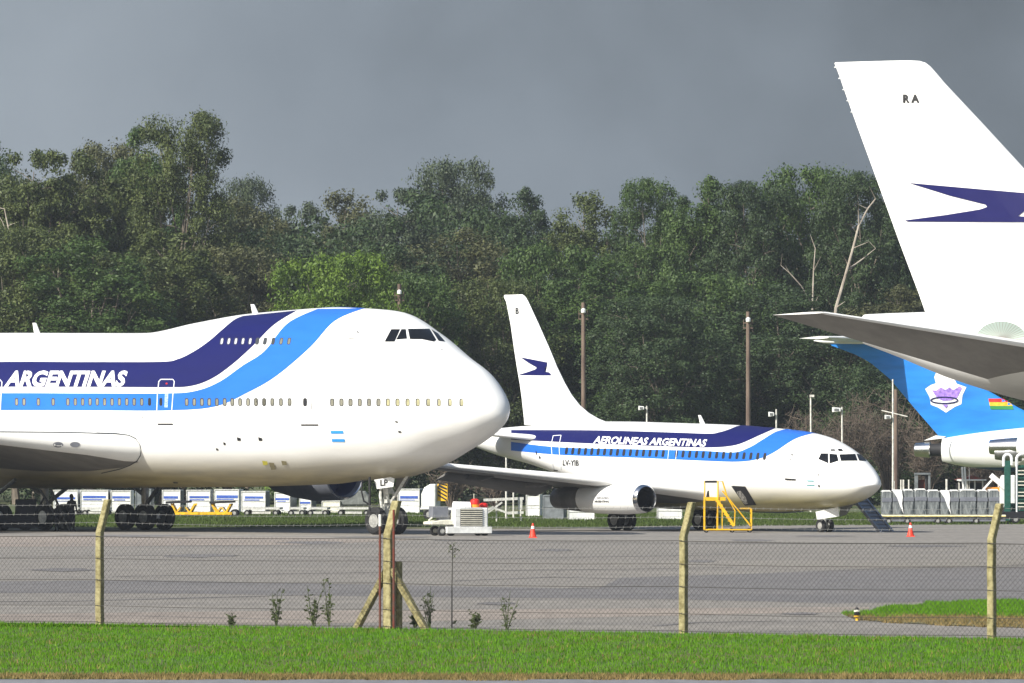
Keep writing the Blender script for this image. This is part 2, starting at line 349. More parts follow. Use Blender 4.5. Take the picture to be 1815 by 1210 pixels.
# near turf, near road
sheet('turf', [(-60, fence_y(-60)), (60, fence_y(60)), (60, GZ(1204)), (-60, GZ(1204))], .008, M['soil'])
sheet('near_road', [(-60, GZ(1205)), (60, GZ(1205)), (60, 100), (-60, 100)], .012, M['road'])
def blades(name, xy, h, w, m, seed, lean=.35):
    r = np.random.default_rng(seed); n = len(xy)
    h = h * r.uniform(.45, 1.25, n); a = r.uniform(0, 2 * np.pi, n); w = w * r.uniform(.6, 1.3, n)
    la = r.uniform(0, 2 * np.pi, n); ll = h * lean * r.uniform(.1, 1.3, n)
    b = np.c_[xy, np.zeros(n)]
    dx = np.c_[np.cos(a) * w, np.sin(a) * w, np.zeros(n)]
    tip = b + np.c_[np.cos(la) * ll, np.sin(la) * ll, h]
    V = np.stack([b - dx, b + dx, tip], 1).reshape(-1, 3)
    o = quads_mesh(name, V, m, nper=3); tag(o, kind='stuff'); return o
rg = np.random.default_rng(3)
def scatter(n, x0, x1, y0, y1, keep=None):
    p = np.c_[rg.uniform(x0, x1, n), rg.uniform(y0, y1, n)]
    return p if keep is None else p[keep(p[:, 0], p[:, 1])]
fyv = lambda x: fence_a.y + (x - fence_a.x) * fdir.y / fdir.x
lump = lambda x, y: np.sin(x * 1.3 + np.sin(y * .9) * 2) + np.sin(y * .7 + x * .4 + 1.7) + np.sin(x * 3.1 - y * .5)
p = scatter(250000, -14, 14, GZ(1197), 178, lambda x, y: (y < fyv(x) + .2) & (rg.uniform(0, 1, len(x)) < .75 + .12 * lump(x, y)))
blades('grass', p, .070, .009, M['grass'], 1)
p = scatter(26000, -14, 14, GZ(1197), 178, lambda x, y: (y < fyv(x) + .2) & (lump(x, y) > .9))
o = blades('dry_grass', p, .10, .008, M['drygrass'], 2, .6)
p = scatter(42000, -13, 13, GZ(1208), GZ(1198), lambda x, y: (y > GZ(1206) + .3 * lump(x * 1.1, y * 2 + 3)))
blades('dry_grass_edge', p, .085, .010, M['drygrass'], 4, .8)
# grass island beyond the fence on the right
isl = [(1500, 1092), (1540, 1084), (1600, 1074), (1700, 1068), (1850, 1064), (2000, 1064), (2000, 1118), (1850, 1114), (1700, 1110), (1580, 1104), (1515, 1098)]
islp = [tuple(G(*q)[:2]) for q in isl]
sheet('grass_island', islp, .02, M['island_soil'])
def inside(poly):
    P = np.array(poly)
    def f(x, y):
        c = np.zeros(len(x), bool); j = len(P) - 1
        for i in range(len(P)):
            k = ((P[i, 1] > y) != (P[j, 1] > y)) & (x < (P[j, 0] - P[i, 0]) * (y - P[i, 1]) / (P[j, 1] - P[i, 1]) + P[i, 0]); c ^= k; j = i
        return c
    return f
ix = [q[0] for q in islp]; iy = [q[1] for q in islp]
fin_ = inside(islp)
p = scatter(90000, min(ix), max(ix), min(iy), max(iy), lambda x, y: fin_(x + .12 * np.sin(y * 5 + x * 3), y + .9 * lump(x * 2.2, y)) & (y > 180 + .8 * lump(x * 1.7, y)))
blades('grass_on_island', p, .10, .012, M['grass'], 5)
p = scatter(50000, min(ix), max(ix), min(iy), max(iy), lambda x, y: fin_(x, y + .7 * lump(x * 2, y + 4)) & (y < 182.5 + lump(x * 1.3, y)))
blades('dry_grass_on_island', p, .08, .012, M['drygrass'], 6, .8)
# far verge between apron and trees
p = scatter(160000, -40, 52, 383, 470, lambda x, y: (y > 388 + np.clip((x - 2) * .55, 0, 42)))
blades('verge_grass', p, .13, .03, M['vergegrass'], 8)

# ------------------------------------------------------------------ trees
def leaf_quads(C, rr, seed, per, size, flat=.8, droop=.0):
    """leaf-sized faces spread over clump balls C (n,3) of radius rr (n)"""
    r = np.random.default_rng(seed); n = len(C) * per
    c = np.repeat(C, per, 0); R_ = np.repeat(rr, per)
    d = r.normal(size=(n, 3)); d /= np.linalg.norm(d, axis=1)[:, None]
    rad = R_ * np.clip(r.uniform(0, 1, n) ** .45 + r.normal(0, .13, n), 0, 1.45)
    p = c + d * rad[:, None] * np.array([1, 1, flat]); p[:, 2] -= droop * rad * r.uniform(0, .6, n)
    nn = d * 1.1 + r.normal(size=(n, 3)) * .55 + np.array([0, 0, .25]); nn /= np.linalg.norm(nn, axis=1)[:, None]
    a = np.cross(nn, r.normal(size=(n, 3))); a /= np.linalg.norm(a, axis=1)[:, None]
    b = np.cross(nn, a)
    s = size * r.uniform(.6, 1.35, n)[:, None]
    a *= s; b *= s * .5
    return np.stack([p - a, p - b, p + a, p + b], 1).reshape(-1, 3)
def crown_points(seed, w, h, n, base=.32, shape='round'):
    """clump centres and radii on lumpy masses; the crown fills z from base*h to h inside width w"""
    r = random.Random(seed); masses = []; z = h - w * .17; first = True
    while z > base * h:
        t = (h - z) / h
        prof = {'round': min(1, .25 + 3.2 * t) * (1 - .15 * t), 'tall': min(1, .3 + 2.2 * t), 'dome': min(1, math.sqrt(min(1, t * 3.6))), 'spread': (.55 + 1.2 * t if t < .3 else .9 - .6 * (t - .3))}[shape]
        mr = w * (.17 if shape == 'spread' else .19)
        cnt = 4 if first and shape == 'dome' else 1 if first and shape != 'spread' else max(2, int(5.2 * prof))
        a0 = r.uniform(0, 6.28)
        for i in range(cnt):
            a = a0 + 6.283 * i / cnt + r.uniform(-.45, .45); q = (0 if first and shape not in ('spread', 'dome') else (w * .5 - mr * .85) * prof * r.uniform(.7, 1.1))
            masses.append((math.cos(a) * q, math.sin(a) * q, z + r.uniform(-.5, .4) * (0 if first else 1), mr * r.uniform(.72, 1.15)))
        first = False; z -= w * (.21 if shape == 'spread' else .17)
    out = []; tot = sum(m[3] ** 2 for m in masses)
    for m in masses:
        k = max(4, int(n * m[3] ** 2 / tot))
        for i in range(k):
            d = Vector((r.gauss(0, 1), r.gauss(0, 1), r.gauss(.3, 1))).normalized() * m[3] * r.uniform(.7, 1.0)
            cr_ = w * r.uniform(.04, .10); z = min(m[2] + d.z * .85, h - cr_)
            if z < h * .05: continue
            out.append((m[0] + d.x, m[1] + d.y, z, cr_))
    return np.array(out), masses
def trunk_mb(seed, w, h, masses, r0, lean=0.0):
    r = random.Random(seed + 5); mb = MB(); top = h * .72
    bend = [Vector((0, 0, -.3))]
    for i in range(1, 7):
        t = i / 6; bend.append(Vector((lean * t * w * .5 + r.uniform(-.03, .03) * w, r.uniform(-.03, .03) * w, top * t)))
    mb.tube(bend, [r0 * (1.25 if i == 0 else 1 - i * .12) for i in range(7)], 9)
    for m in masses:
        z0 = min(max(m[2] * r.uniform(.5, .7), h * .14), top * .95); t = z0 / top; k = min(int(t * 6), 5); f = t * 6 - k
        s = bend[k].lerp(bend[k + 1], f); e = Vector(m[:3]); mid = s.lerp(e, .5) + Vector((r.uniform(-.05, .05) * w, r.uniform(-.05, .05) * w, -.02 * h))
        mb.tube([s, mid, e], [r0 * .42, r0 * .26, r0 * .1], 6)
        for j in range(4):
            q = mid.lerp(e, r.uniform(.1, .9)); d = Vector((r.uniform(-1, 1), r.uniform(-1, 1), r.uniform(-.1, 1))).normalized() * m[3] * .9
            mb.tube([q, q + d * .5 + Vector((0, 0, .1)), q + d], [r0 * .13, r0 * .08, r0 * .03], 5, False)
    return mb
PROTO = []
for k, (w, h, n, base, shape, per, size) in enumerate((
        (11, 24, 380, .2, 'round', 230, .125), (11, 25, 400, .12, 'tall', 220, .125), (12, 27, 290, .34, 'spread', 230, .12),
        (13, 22, 440, .12, 'dome', 210, .125), (9, 23, 340, .2, 'tall', 220, .12), (12, 15, 360, .08, 'dome', 230, .115))):
    C, masses = crown_points(40 + k * 7, w, h, n, base, shape)
    V = leaf_quads(C[:, :3], C[:, 3] * 1.2, k, per, size, .85, .3)
    PROTO.append((w, h, V, trunk_mb(k, w, h, masses, .28), [None]))
def tree(px, top, wpx, Z, k, mname, label, rot=0.0, base=0.0, cat='tree', group='tall trees along the far side of the apron', name='tree', hw=1.0):
    w, h, V, tmb, store = PROTO[k]
    X = (px - CX) * Z / F; ht = H + (YH - top) * Z / F; wd = wpx * Z / F
    root = empty(name, (X, Z, 0), rot, label, cat, group)
    if store[0] is None:
        c = quads_mesh('crown', V, M[mname], root); t = tmb.build('trunk', M['bark'], root, smooth=True); store[0] = (c, t)
    else:
        c = store[0][0].copy(); t = store[0][1].copy(); col.objects.link(c); col.objects.link(t); c.parent = root; t.parent = root
    c.material_slots[0].link = 'OBJECT'; c.material_slots[0].material = M[mname]
    root.scale = (wd / w, wd / w * hw, ht / h)
    return root
T = [
 # px, top row, width px, depth, prototype, leaves, label, rotation
 (-15, 246, 150, 585, 1, 'leaf_dark', 'dark tall tree cut by the left edge behind the first bare white branches', .3),
 (60, 262, 150, 570, 4, 'leaf_olive', 'narrow olive tree second from the left in the top row', 1.9),
 (125, 258, 180, 575, 0, 'leaf_olive', 'broad olive gum tree with a level top near the left edge', 2.7),
 (200, 246, 170, 590, 3, 'leaf_brown', 'brown tinged tree whose top just reaches the sky left of the tallest tree', .9),
 (262, 222, 130, 580, 4, 'leaf_green', 'yellow green slim tree leaning against the left of the tallest tree', 4.0),
 (322, 194, 165, 570, 2, 'leaf_olive', 'tallest gum tree with an open broken crown and sky showing through it', 1.2),
 (437, 308, 105, 660, 3, 'leaf_grey', 'small round grey green tree standing alone against the sky right of the tallest tree', 3.3),
 (400, 345, 190, 600, 1, 'leaf_brown', 'brown green tree under the small round lone crown', 5.1),
 (535, 352, 150, 640, 0, 'leaf_grey', 'hazy tree at the dip in the skyline above the jumbo jet tail stripe', 2.2),
 (612, 331, 170, 630, 1, 'leaf_brown', 'wide brownish tree left of the big dome shaped crown', .4),
 (705, 330, 130, 625, 4, 'leaf_grey', 'grey green shoulder tree touching the left of the dome shaped crown', 2.0),
 (800, 276, 150, 640, 3, 'leaf_grey', 'big dome shaped crown rising above the row at the centre of the picture', 4.4),
 (925, 326, 140, 620, 0, 'leaf_dark', 'pointed dark tree directly behind and above the tip of the small airliner fin', 3.5),
 (1035, 334, 160, 600, 1, 'leaf_olive', 'olive tree with a feathery top right above the first rusty pole', 5.6),
 (1150, 312, 120, 585, 2, 'leaf_green', 'slender pointed green tree with sky gaps, between the two rusty poles', 2.9),
 (1195, 345, 110, 600, 4, 'leaf_dark', 'lower dark tree filling the notch right of the slender pointed tree', .7),
 (1255, 305, 150, 580, 0, 'leaf_green', 'full green gum tree left above the second rusty pole', 3.9),
 (1340, 318, 140, 575, 2, 'leaf_dark', 'open dark gum tree above the second rusty pole with low gaps', 5.0),
 (1440, 288, 170, 580, 3, 'leaf_green', 'highest crown of the right half with a rounded top', 1.4),
 (1530, 300, 150, 570, 2, 'leaf_dark', 'gum tree beside the big white fin with a long pale leaning trunk', 3.0),
 (1610, 330, 160, 590, 0, 'leaf_dark', 'dark tree mostly hidden behind the big white fin', .5),
 # second storey, nearer and lower
 (30, 395, 210, 545, 3, 'leaf_olive', 'lower olive tree at the left edge above the jumbo jet roof', .2),
 (165, 415, 230, 540, 1, 'leaf_green', 'lower green tree with pale bent branches over the left jumbo jet antenna', 2.4),
 (290, 400, 220, 550, 0, 'leaf_olive', 'lower olive tree straight under the tallest gum tree', 4.9),
 (410, 430, 210, 560, 3, 'leaf_brown', 'lower brownish tree left of the bright green rounded tree', 1.1),
 (500, 415, 180, 590, 1, 'leaf_dark', 'dark shadowy tree peeping over the left side of the bright green tree', 3.8),
 (598, 443, 190, 530, 5, 'leaf_bright', 'bright yellow green rounded tree just above the jumbo jet stripes', 5.3),
 (680, 425, 170, 560, 0, 'leaf_dark', 'dark green tree rising just behind the right of the bright green tree', 2.6),
 (720, 478, 180, 540, 5, 'leaf_green', 'low green bushy tree over the jumbo jet cockpit', .8),
 (810, 400, 210, 575, 1, 'leaf_brown', 'mid height brown green tree under the dome shaped crown', 4.6),
 (880, 490, 170, 545, 3, 'leaf_olive', 'low olive tree right behind the upper half of the small airliner fin', 1.7),
 (985, 430, 190, 560, 5, 'leaf_green', 'mid height round green tree left of the first rusty pole', 3.1),
 (1090, 455, 200, 550, 0, 'leaf_green', 'lower green tree right of the first rusty pole', 5.9),
 (1165, 520, 190, 535, 3, 'leaf_dark', 'low dark green tree over the middle of the small airliner roof', .1),
 (1270, 480, 200, 550, 5, 'leaf_green', 'lower green tree left of the second rusty pole', 2.1),
 (1375, 500, 210, 545, 1, 'leaf_dark', 'lower dark green tree right of the second rusty pole', 4.1),
 (1480, 560, 200, 540, 3, 'leaf_dark', 'low dark tree under the long grey tailplane', 1.0),
 (1590, 500, 170, 560, 0, 'leaf_brown', 'brown green tree against the lower left edge of the big white fin', 3.6),
 (1620, 640, 200, 530, 5, 'leaf_dark', 'low dark tree behind the blue fin and its tail engine', 5.5),
 (1760, 620, 230, 550, 1, 'leaf_dark', 'dark tree behind the fuselage with the blue fin', .6),
 (1890, 560, 230, 560, 0, 'leaf_olive', 'olive tree behind the right end of the scene past the ladder', 2.3),
 (-110, 300, 230, 570, 0, 'leaf_olive', 'olive tree just outside the left edge of the view', 2.3),
]
for t in T: tree(t[0], t[1], t[2] * 1.45, *t[3:6], t[6], t[7])
# two leaning pale trunks and pale limbs that show against the wood
def pale_limb(pts, r, label, name='tree_branch'):
    mb = MB(); P = [W(*q) for q in pts]
    mb.tube(P, [r * (1 - .7 * i / (len(P) - 1)) for i in range(len(P))], 7)
    # a few side twigs
    q = random.Random(int(pts[0][0]))
    for i in range(2, len(P)):
        d = Vector((q.uniform(-1, 1), q.uniform(-.6, .2), q.uniform(.1, 1))).normalized() * q.uniform(.5, 1.3)
        mb.tube([P[i], P[i] + d * .6, P[i] + d], [r * .3, r * .2, r * .06], 5)
    return mb
def bare_tree(label, limbs, cat='bare tree'):
    root = None
    for k, (pts, r) in enumerate(limbs):
        mb = pale_limb(pts, r, '')
        if root is None:
            root = mb.build('pale_tree_trunk', M['bark_pale'], smooth=True); tag(root, label, cat, 'pale trunks in front of the wood')
        else: mb.build('branch', M['bark_pale'], root, smooth=True)
bare_tree('pale trunk leaning right below the big white fin, the longest pale trunk in view', [(((1466, 905, 551), (1472, 640, 551), (1482, 545, 551), (1498, 490, 551), (1512, 440, 551), (1522, 400, 552), (1538, 370, 552), (1552, 352, 552)), .15), (((1500, 480, 551), (1530, 458, 552), (1552, 440, 552)), .07)])
bare_tree('pale upright trunk with a limb crossing left, over the small airliner cockpit', [(((1444, 905, 550), (1441, 640, 550), (1440, 545, 550), (1442, 480, 551), (1445, 440, 552)), .10), (((1440, 540, 550), (1420, 506, 549), (1400, 484, 549), (1384, 470, 549)), .06)])
bare_tree('thin pale bare limbs at the far left edge', [(((60, 900, 549), (55, 640, 549), (44, 500, 549), (26, 440, 549), (14, 400, 550), (8, 370, 550)), .12), (((40, 480, 549), (20, 430, 548), (4, 392, 548)), .07)])
# the dense wood behind and below those trees, one mass
rw = np.random.default_rng(11); CC = []; RR = []
for i in range(1500):
    X = rw.uniform(-55, 62); Y = rw.uniform(575, 640)
    hmax = H + (YH - (330 + 40 * math.sin(X * .23) + 26 * math.sin(X * .51 + 1) + (70 if 0 < X < 4 or 12 < X < 18 else 0))) * Y / F * .86
    z = rw.uniform(.2, 1) ** .8 * hmax; CC.append((X, Y, z)); RR.append(rw.uniform(1.1, 2.0))
for i in range(700):
    X = rw.uniform(-50, 55); Y = rw.uniform(545, 575); z = rw.uniform(.2, 9.5); CC.append((X, Y, z)); RR.append(rw.uniform(.9, 1.7))
V = leaf_quads(np.array(CC), np.array(RR), 5, 150, .18, .8, .3)
o = quads_mesh('woodland', V, M['leaf_dark']); tag(o, 'dense dark wood filling in behind and below the row of trees', 'woodland', kind='stuff')

def twig_bush(px, base, top, wpx, Z, seed, label, mm='twig', leaves=0, name='bare_bush'):
    r = random.Random(seed); mb = MB(); X = (px - CX) * Z / F; h = H + (YH - top) * Z / F; w = wpx * Z / F / 2
    for i in range(46):
        a = r.uniform(0, 6.28); e = Vector((math.cos(a) * w * r.uniform(.1, 1), math.sin(a) * w * r.uniform(.1, .8), h * r.uniform(.5, 1)))
        m1 = Vector((e.x * .35, e.y * .35, e.z * .5)); mb.tube([Vector((e.x * .08, e.y * .08, 0)), m1, e], [.05, .035, .012], 4, False)
        for j in range(9):
            q = m1.lerp(e, r.uniform(0, .95)); d = Vector((r.uniform(-1, 1), r.uniform(-1, 1), r.uniform(-.2, 1))).normalized() * h * r.uniform(.08, .26)
            mb.tube([q, q + d * .5, q + d + Vector((0, 0, .06))], [.022, .016, .007], 3, False)
            for l in range(3):
                s = q + d * r.uniform(.3, 1); d2 = Vector((r.uniform(-1, 1), r.uniform(-1, 1), r.uniform(-.2, 1))).normalized() * h * .07
                mb.tube([s, s + d2], [.012, .006], 3, False)
    o = mb.build(name, M[mm]); o.location = (X, Z, 0); tag(o, label, 'bush', 'bare bushes in front of the wood')
    return o
twig_bush(1505, 900, 700, 120, 515, 1, 'tall bare brown bush behind the lamp over the small airliner cockpit')
twig_bush(1575, 900, 690, 120, 518, 2, 'bare brown bush around the tall white lamp pole with crossarm')
twig_bush(1430, 900, 725, 100, 512, 3, 'bare brown bush behind the plain white pole')
twig_bush(1640, 900, 745, 110, 516, 4, 'bare brown bush under the silver tail engine')
twig_bush(800, 900, 822, 90, 505, 5, 'low bare bush between the jumbo jet nose wheel and the cargo trolley')
twig_bush(880, 900, 838, 110, 508, 6, 'low bare bush beyond the white trestle frame')
twig_bush(1740, 900, 790, 120, 519, 7, 'bare bush behind the twin white posts')
# ------------------------------------------------------------------ aircraft helpers
def fuselage(name, d, T, B, Wd, Mz, x0, m, parent, nx=150, n=96):
    t = np.linspace(0, math.sqrt(d[-1]), nx); Sd = np.sqrt(np.array(d, float))
    top, bot, w, mz = (pchip(Sd, a, t) for a in (T, B, Wd, Mz))
    v = []; f = []
    for i in range(nx):
        for k in range(n):
            a = 2 * math.pi * k / n; s = math.sin(a)
            v.append((x0 - t[i] ** 2, w[i] * math.cos(a), mz[i] + ((top[i] - mz[i]) if s > 0 else (mz[i] - bot[i])) * s))
    for i in range(nx - 1):
        for k in range(n): f.append((i * n + k, (i + 1) * n + k, (i + 1) * n + (k + 1) % n, i * n + (k + 1) % n))
    f.append(tuple((nx - 1) * n + k for k in range(n)))
    o = raw_mesh(name, v, f, m, parent, True)
    bm = bmesh.new(); bm.from_mesh(o.data); bmesh.ops.remove_doubles(bm, verts=bm.verts, dist=.0005); bmesh.ops.recalc_face_normals(bm, faces=bm.faces); bm.to_mesh(o.data); bm.free()
    o.data.polygons.foreach_set('use_smooth', [True] * len(o.data.polygons))
    return o
AF = [(0, 0), (.010, .44), (.05, .74), (.15, .95), (.3, 1.0), (.5, .86), (.75, .47), (1, .04)]
def wing_mb(secs, mb=None):
    """secs: (x_le, y, z_le, chord, thickness ratio, incidence deg); x forward"""
    mb = mb or MB(); pts = [(u, v) for u, v in AF] + [(u, -v * .75) for u, v in AF[::-1][:-1]]
    n = len(pts); vs = []
    for xl, y, z, c, tr, inc in secs:
        ci, si = math.cos(R(inc)), math.sin(R(inc))
        for u, v in pts:
            a = -u * c; b = v * c * tr * .5
            vs.append((xl + a * ci - b * si, y, z + a * si + b * ci))
    fs = [(i * n + k, i * n + (k + 1) % n, (i + 1) * n + (k + 1) % n, (i + 1) * n + k) for i in range(len(secs) - 1) for k in range(n)]
    fs += [tuple(range(n)), tuple((len(secs) - 1) * n + k for k in range(n))]
    mb.add(vs, fs); return mb
def vfin_mb(levels, tr=.09):
    """levels: (z, x_te, x_le) bottom to top"""
    mb = MB(); pts = [(u, v) for u, v in AF] + [(u, -v) for u, v in AF[::-1][1:-1]]
    n = len(pts); vs = []
    for z, xt, xl in levels:
        c = xl - xt
        for u, v in pts: vs.append((xl - u * c, v * min(c, 6) * tr * .5, z))
    fs = [(i * n + k, i * n + (k + 1) % n, (i + 1) * n + (k + 1) % n, (i + 1) * n + k) for i in range(len(levels) - 1) for k in range(n)]
    fs += [tuple(range(n)), tuple((len(levels) - 1) * n + k for k in range(n))]
    mb.add(vs, fs); return mb
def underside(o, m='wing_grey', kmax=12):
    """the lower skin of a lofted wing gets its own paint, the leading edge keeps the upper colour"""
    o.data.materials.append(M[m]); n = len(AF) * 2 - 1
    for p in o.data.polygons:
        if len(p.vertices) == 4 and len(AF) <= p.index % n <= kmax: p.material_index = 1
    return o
class Craft:
    def __init__(s, name, px, Z, theta, label, cat, z=0.0):
        s.X = (px - CX) * Z / F; s.Z = Z; s.th = theta
        s.root = empty(name, (s.X, Z, z), -theta, label, cat)
        s.Mw = Matrix.Translation((s.X, Z, z)) @ Matrix.Rotation(-theta, 4, 'Z'); s.Mi = s.Mw.inverted()
        s.o = s.Mi @ Vector((0, 0, H)); s.bvh = {}
    def surf(s, key, ob):
        s.bvh[key] = BVHTree.FromPolygons([v.co.copy() for v in ob.data.vertices], [tuple(p.vertices) for p in ob.data.polygons])
    def ray(s, px, py): return (s.Mi.to_3x3() @ Vector(((px - CX) / F, 1, -(py - YH) / F))).normalized()
    def cast(s, key, px, py):
        h = s.bvh[key].ray_cast(s.o, s.ray(px, py)); return (h[0], h[1]) if h[0] is not None else None
    def plane(s, px, py, y):           # picture point on the local plane y = const
        d = s.ray(px, py); t = (y - s.o.y) / d.y; return s.o + d * t
    def lift(s, key, px, py, off, c=None):
        h = s.cast(key, px, py)
        if h is None and c is not None:
            for k in range(1, 30):
                f = k / 30; h = s.cast(key, px + (c[0] - px) * f, py + (c[1] - py) * f)
                if h: break
        if h is None: return None
        n = h[1]
        if n.dot(s.ray(px, py)) > 0: n = -n
        return h[0] + n * off
    def polys(s, key, name, plist, m, parent, off=.01, maxlen=4.0, mirror=False):
        """picture polygons laid on a surface as a thin skin"""
        bm = bmesh.new()
        for pl in plist:
            bm.faces.new([bm.verts.new((p[0], p[1], 0)) for p in pl])
        return s.drape(key, name, bm, m, parent, off, maxlen, mirror)
    def drape(s, key, name, bm, m, parent, off, maxlen, mirror=False):
        bmesh.ops.triangulate(bm, faces=bm.faces)
        for _ in range(8):
            es = [e for e in bm.edges if e.calc_length() > maxlen]
            if not es: break
            bmesh.ops.subdivide_edges(bm, edges=es, cuts=1); bmesh.ops.triangulate(bm, faces=bm.faces)
        vs = list(bm.verts); c = (sum(v.co.x for v in vs) / len(vs), sum(v.co.y for v in vs) / len(vs)); bad = []
        for v in vs:
            q = s.lift(key, v.co.x, v.co.y, off, c)
            if q is None: bad.append(v)
            else: v.co = q
        if bad: bmesh.ops.delete(bm, geom=bad, context='VERTS')
        if mirror:
            g = bmesh.ops.duplicate(bm, geom=bm.verts[:] + bm.edges[:] + bm.faces[:])
            for e in g['geom']:
                if isinstance(e, bmesh.types.BMVert): e.co.y = -e.co.y
        bmesh.ops.recalc_face_normals(bm, faces=bm.faces)
        me = bpy.data.meshes.new(name); bm.to_mesh(me); bm.free(); me.materials.append(m)
        me.polygons.foreach_set('use_smooth', [True] * len(me.polygons))
        o = bpy.data.objects.new(name, me); col.objects.link(o); o.parent = parent; return o
    def band(s, key, name, up, lo, m, parent, crown=None, off=.012, nu=90, nv=14):
        def smooth(pts):
            P = np.array(pts, float); t = np.arange(len(P)); u = np.linspace(0, len(P) - 1, nu)
            i = np.clip(u.astype(int), 0, len(P) - 2); f = (u - i)[:, None]
            p0 = P[np.maximum(i - 1, 0)]; p1 = P[i]; p2 = P[i + 1]; p3 = P[np.minimum(i + 2, len(P) - 1)]
            return .5 * (2 * p1 + (p2 - p0) * f + (2 * p0 - 5 * p1 + 4 * p2 - p3) * f * f + (3 * p1 - p0 - 3 * p2 + p3) * f ** 3)
        U, Lo = smooth(up), smooth(lo); bm = bmesh.new(); g = []
        for i in range(nu):
            row = []
            for j in range(nv + 1):
                p = U[i] + (Lo[i] - U[i]) * j / nv; px, py = p; q = None
                if crown and i == nu - 1:      # carry the band to the top centre line
                    for k in range(40):
                        h = s.cast(key, px, py - 3 + k * .5)
                        if h: q = Vector((h[0].x, 0, crown(h[0].x) + off)); break
                if q is None:
                    for k in range(24):
                        q = s.lift(key, px, py + k * .5, off)
                        if q: break
                row.append(bm.verts.new(q) if q else None)
            g.append(row)
        for i in range(nu - 1):
            for j in range(nv):
                vs = [g[i][j], g[i + 1][j], g[i + 1][j + 1], g[i][j + 1]]
                if all(vs): bm.faces.new(vs)
        gg = bmesh.ops.duplicate(bm, geom=bm.verts[:] + bm.edges[:] + bm.faces[:])
        for e_ in gg['geom']:
            if isinstance(e_, bmesh.types.BMVert): e_.co.y = -e_.co.y
        bmesh.ops.recalc_face_normals(bm, faces=bm.faces)
        me = bpy.data.meshes.new(name); bm.to_mesh(me); bm.free(); me.materials.append(m)
        me.polygons.foreach_set('use_smooth', [True] * len(me.polygons))
        o = bpy.data.objects.new(name, me); col.objects.link(o); o.parent = parent; return o
    def text(s, key, name, body, x0, y0, x1, y1, m, parent, off=.02, shear=0.0, bold=0.0, slope=0.0, mirror=False, maxlen=5.0):
        cu = bpy.data.curves.new('txt', 'FONT'); cu.body = body; cu.offset = bold; cu.resolution_u = 3
        ob = bpy.data.objects.new('txt', cu); me = bpy.data.meshes.new_from_object(ob)
        bpy.data.objects.remove(ob); bpy.data.curves.remove(cu)
        xs = [v.co.x + shear * v.co.y for v in me.vertices]; ys = [v.co.y for v in me.vertices]
        a, b, c, d = min(xs), max(xs), min(ys), max(ys)
        bm = bmesh.new(); bm.from_mesh(me); bpy.data.meshes.remove(me)
        for v in bm.verts:
            u = (v.co.x + shear * v.co.y - a) / (b - a); w = (v.co.y - c) / (d - c)
            px = x0 + u * (x1 - x0); v.co = (px, y1 + (y0 - y1) * w + slope * (px - x0), 0)
        return s.drape(key, name, bm, m, parent, off, maxlen, mirror)
    def window(s, key, px, py, w, h, parent, m_rim, m_pane, slant=0.0, inner=.62, dx=.4, name='window'):
        def rr(cx, cy, a, b):
            return [(cx + a * math.copysign(abs(math.cos(t)) ** .55, math.cos(t)) - slant * b * math.copysign(abs(math.sin(t)) ** .55, math.sin(t)), cy + b * math.copysign(abs(math.sin(t)) ** .55, math.sin(t))) for t in [2 * math.pi * k / 14 for k in range(14)]]
        o = s.polys(key, name, [rr(px, py, w / 2, h / 2)], m_rim, parent, .016, 9)
        if m_pane: s.polys(key, 'pane', [rr(px + dx, py + .4, w / 2 * inner, h / 2 * .8)], m_pane, o, .024, 9)
        return o

def wheel(parent, c, r, w, hub=.5, face=-1, side_m='hub'):
    """tyre with a rim and hub, axle along local y"""
    p = MB(); a = w / 2
    p.lathe([(-a * .75, r * hub), (-a, r * (hub + .15)), (-a * .95, r * .86), (-a * .55, r), (a * .55, r), (a * .95, r * .86), (a, r * (hub + .15)), (a * .75, r * hub)], axis='y', n=26)
    t = p.build('wheel', M['tyre'], parent, True); t.location = c
    q = MB()
    for sd in (-1, 1):
        q.lathe([(sd * a * .55, .001), (sd * a * .75, r * .12), (sd * a * .62, r * .16), (sd * a * .5, r * .36), (sd * a * .78, r * hub * .98)], axis='y', n=20)
    q.build('rim', M[side_m], t, True)
    return t

# ------------------------------------------------------------------ jumbo jet
J = Craft('jumbo_jet', 685, 354, R(46.5), 'huge jumbo jet with a hump and blue stripes, cut by the left edge', 'aeroplane')
j = J.root
dJ = [0, .5, 1.5, 3, 5, 7, 9, 11, 14, 17, 20, 24, 28, 36, 45, 52, 60, 68]
TJ = [5.43, 6.40, 7.34, 8.10, 9.23, 10.01, 10.16, 10.23, 10.14, 9.99, 9.67, 9.21, 9.25, 9.33, 9.33, 9.3, 9.1, 8.3]
BJ = [5.43, 4.77, 4.21, 3.63, 2.89, 2.51, 2.44, 2.26, 2.17, 2.10, 2.08, 2.05, 1.99, 1.98, 2.4, 3.9, 6.2, 7.7]
WJ = [0, .919, 1.533, 2.17, 2.69, 3.14, 3.17, 3.22, 3.25, 3.25, 3.25, 3.25, 3.25, 3.25, 3.15, 2.6, 1.5, .3]
MJ = [5.43, 5.6, 5.6, 5.55, 5.5, 5.45, 5.4, 5.3, 5.3, 5.3, 5.3, 5.3, 5.3, 5.3, 5.6, 6.3, 7.3, 8.0]
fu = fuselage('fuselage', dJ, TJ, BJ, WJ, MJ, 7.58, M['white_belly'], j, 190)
fuJ = fu; J.surf('f', fu)
def crownJ(x): return float(pchip(np.sqrt(dJ), TJ, np.array([math.sqrt(max(0, 7.58 - x))]))[0])
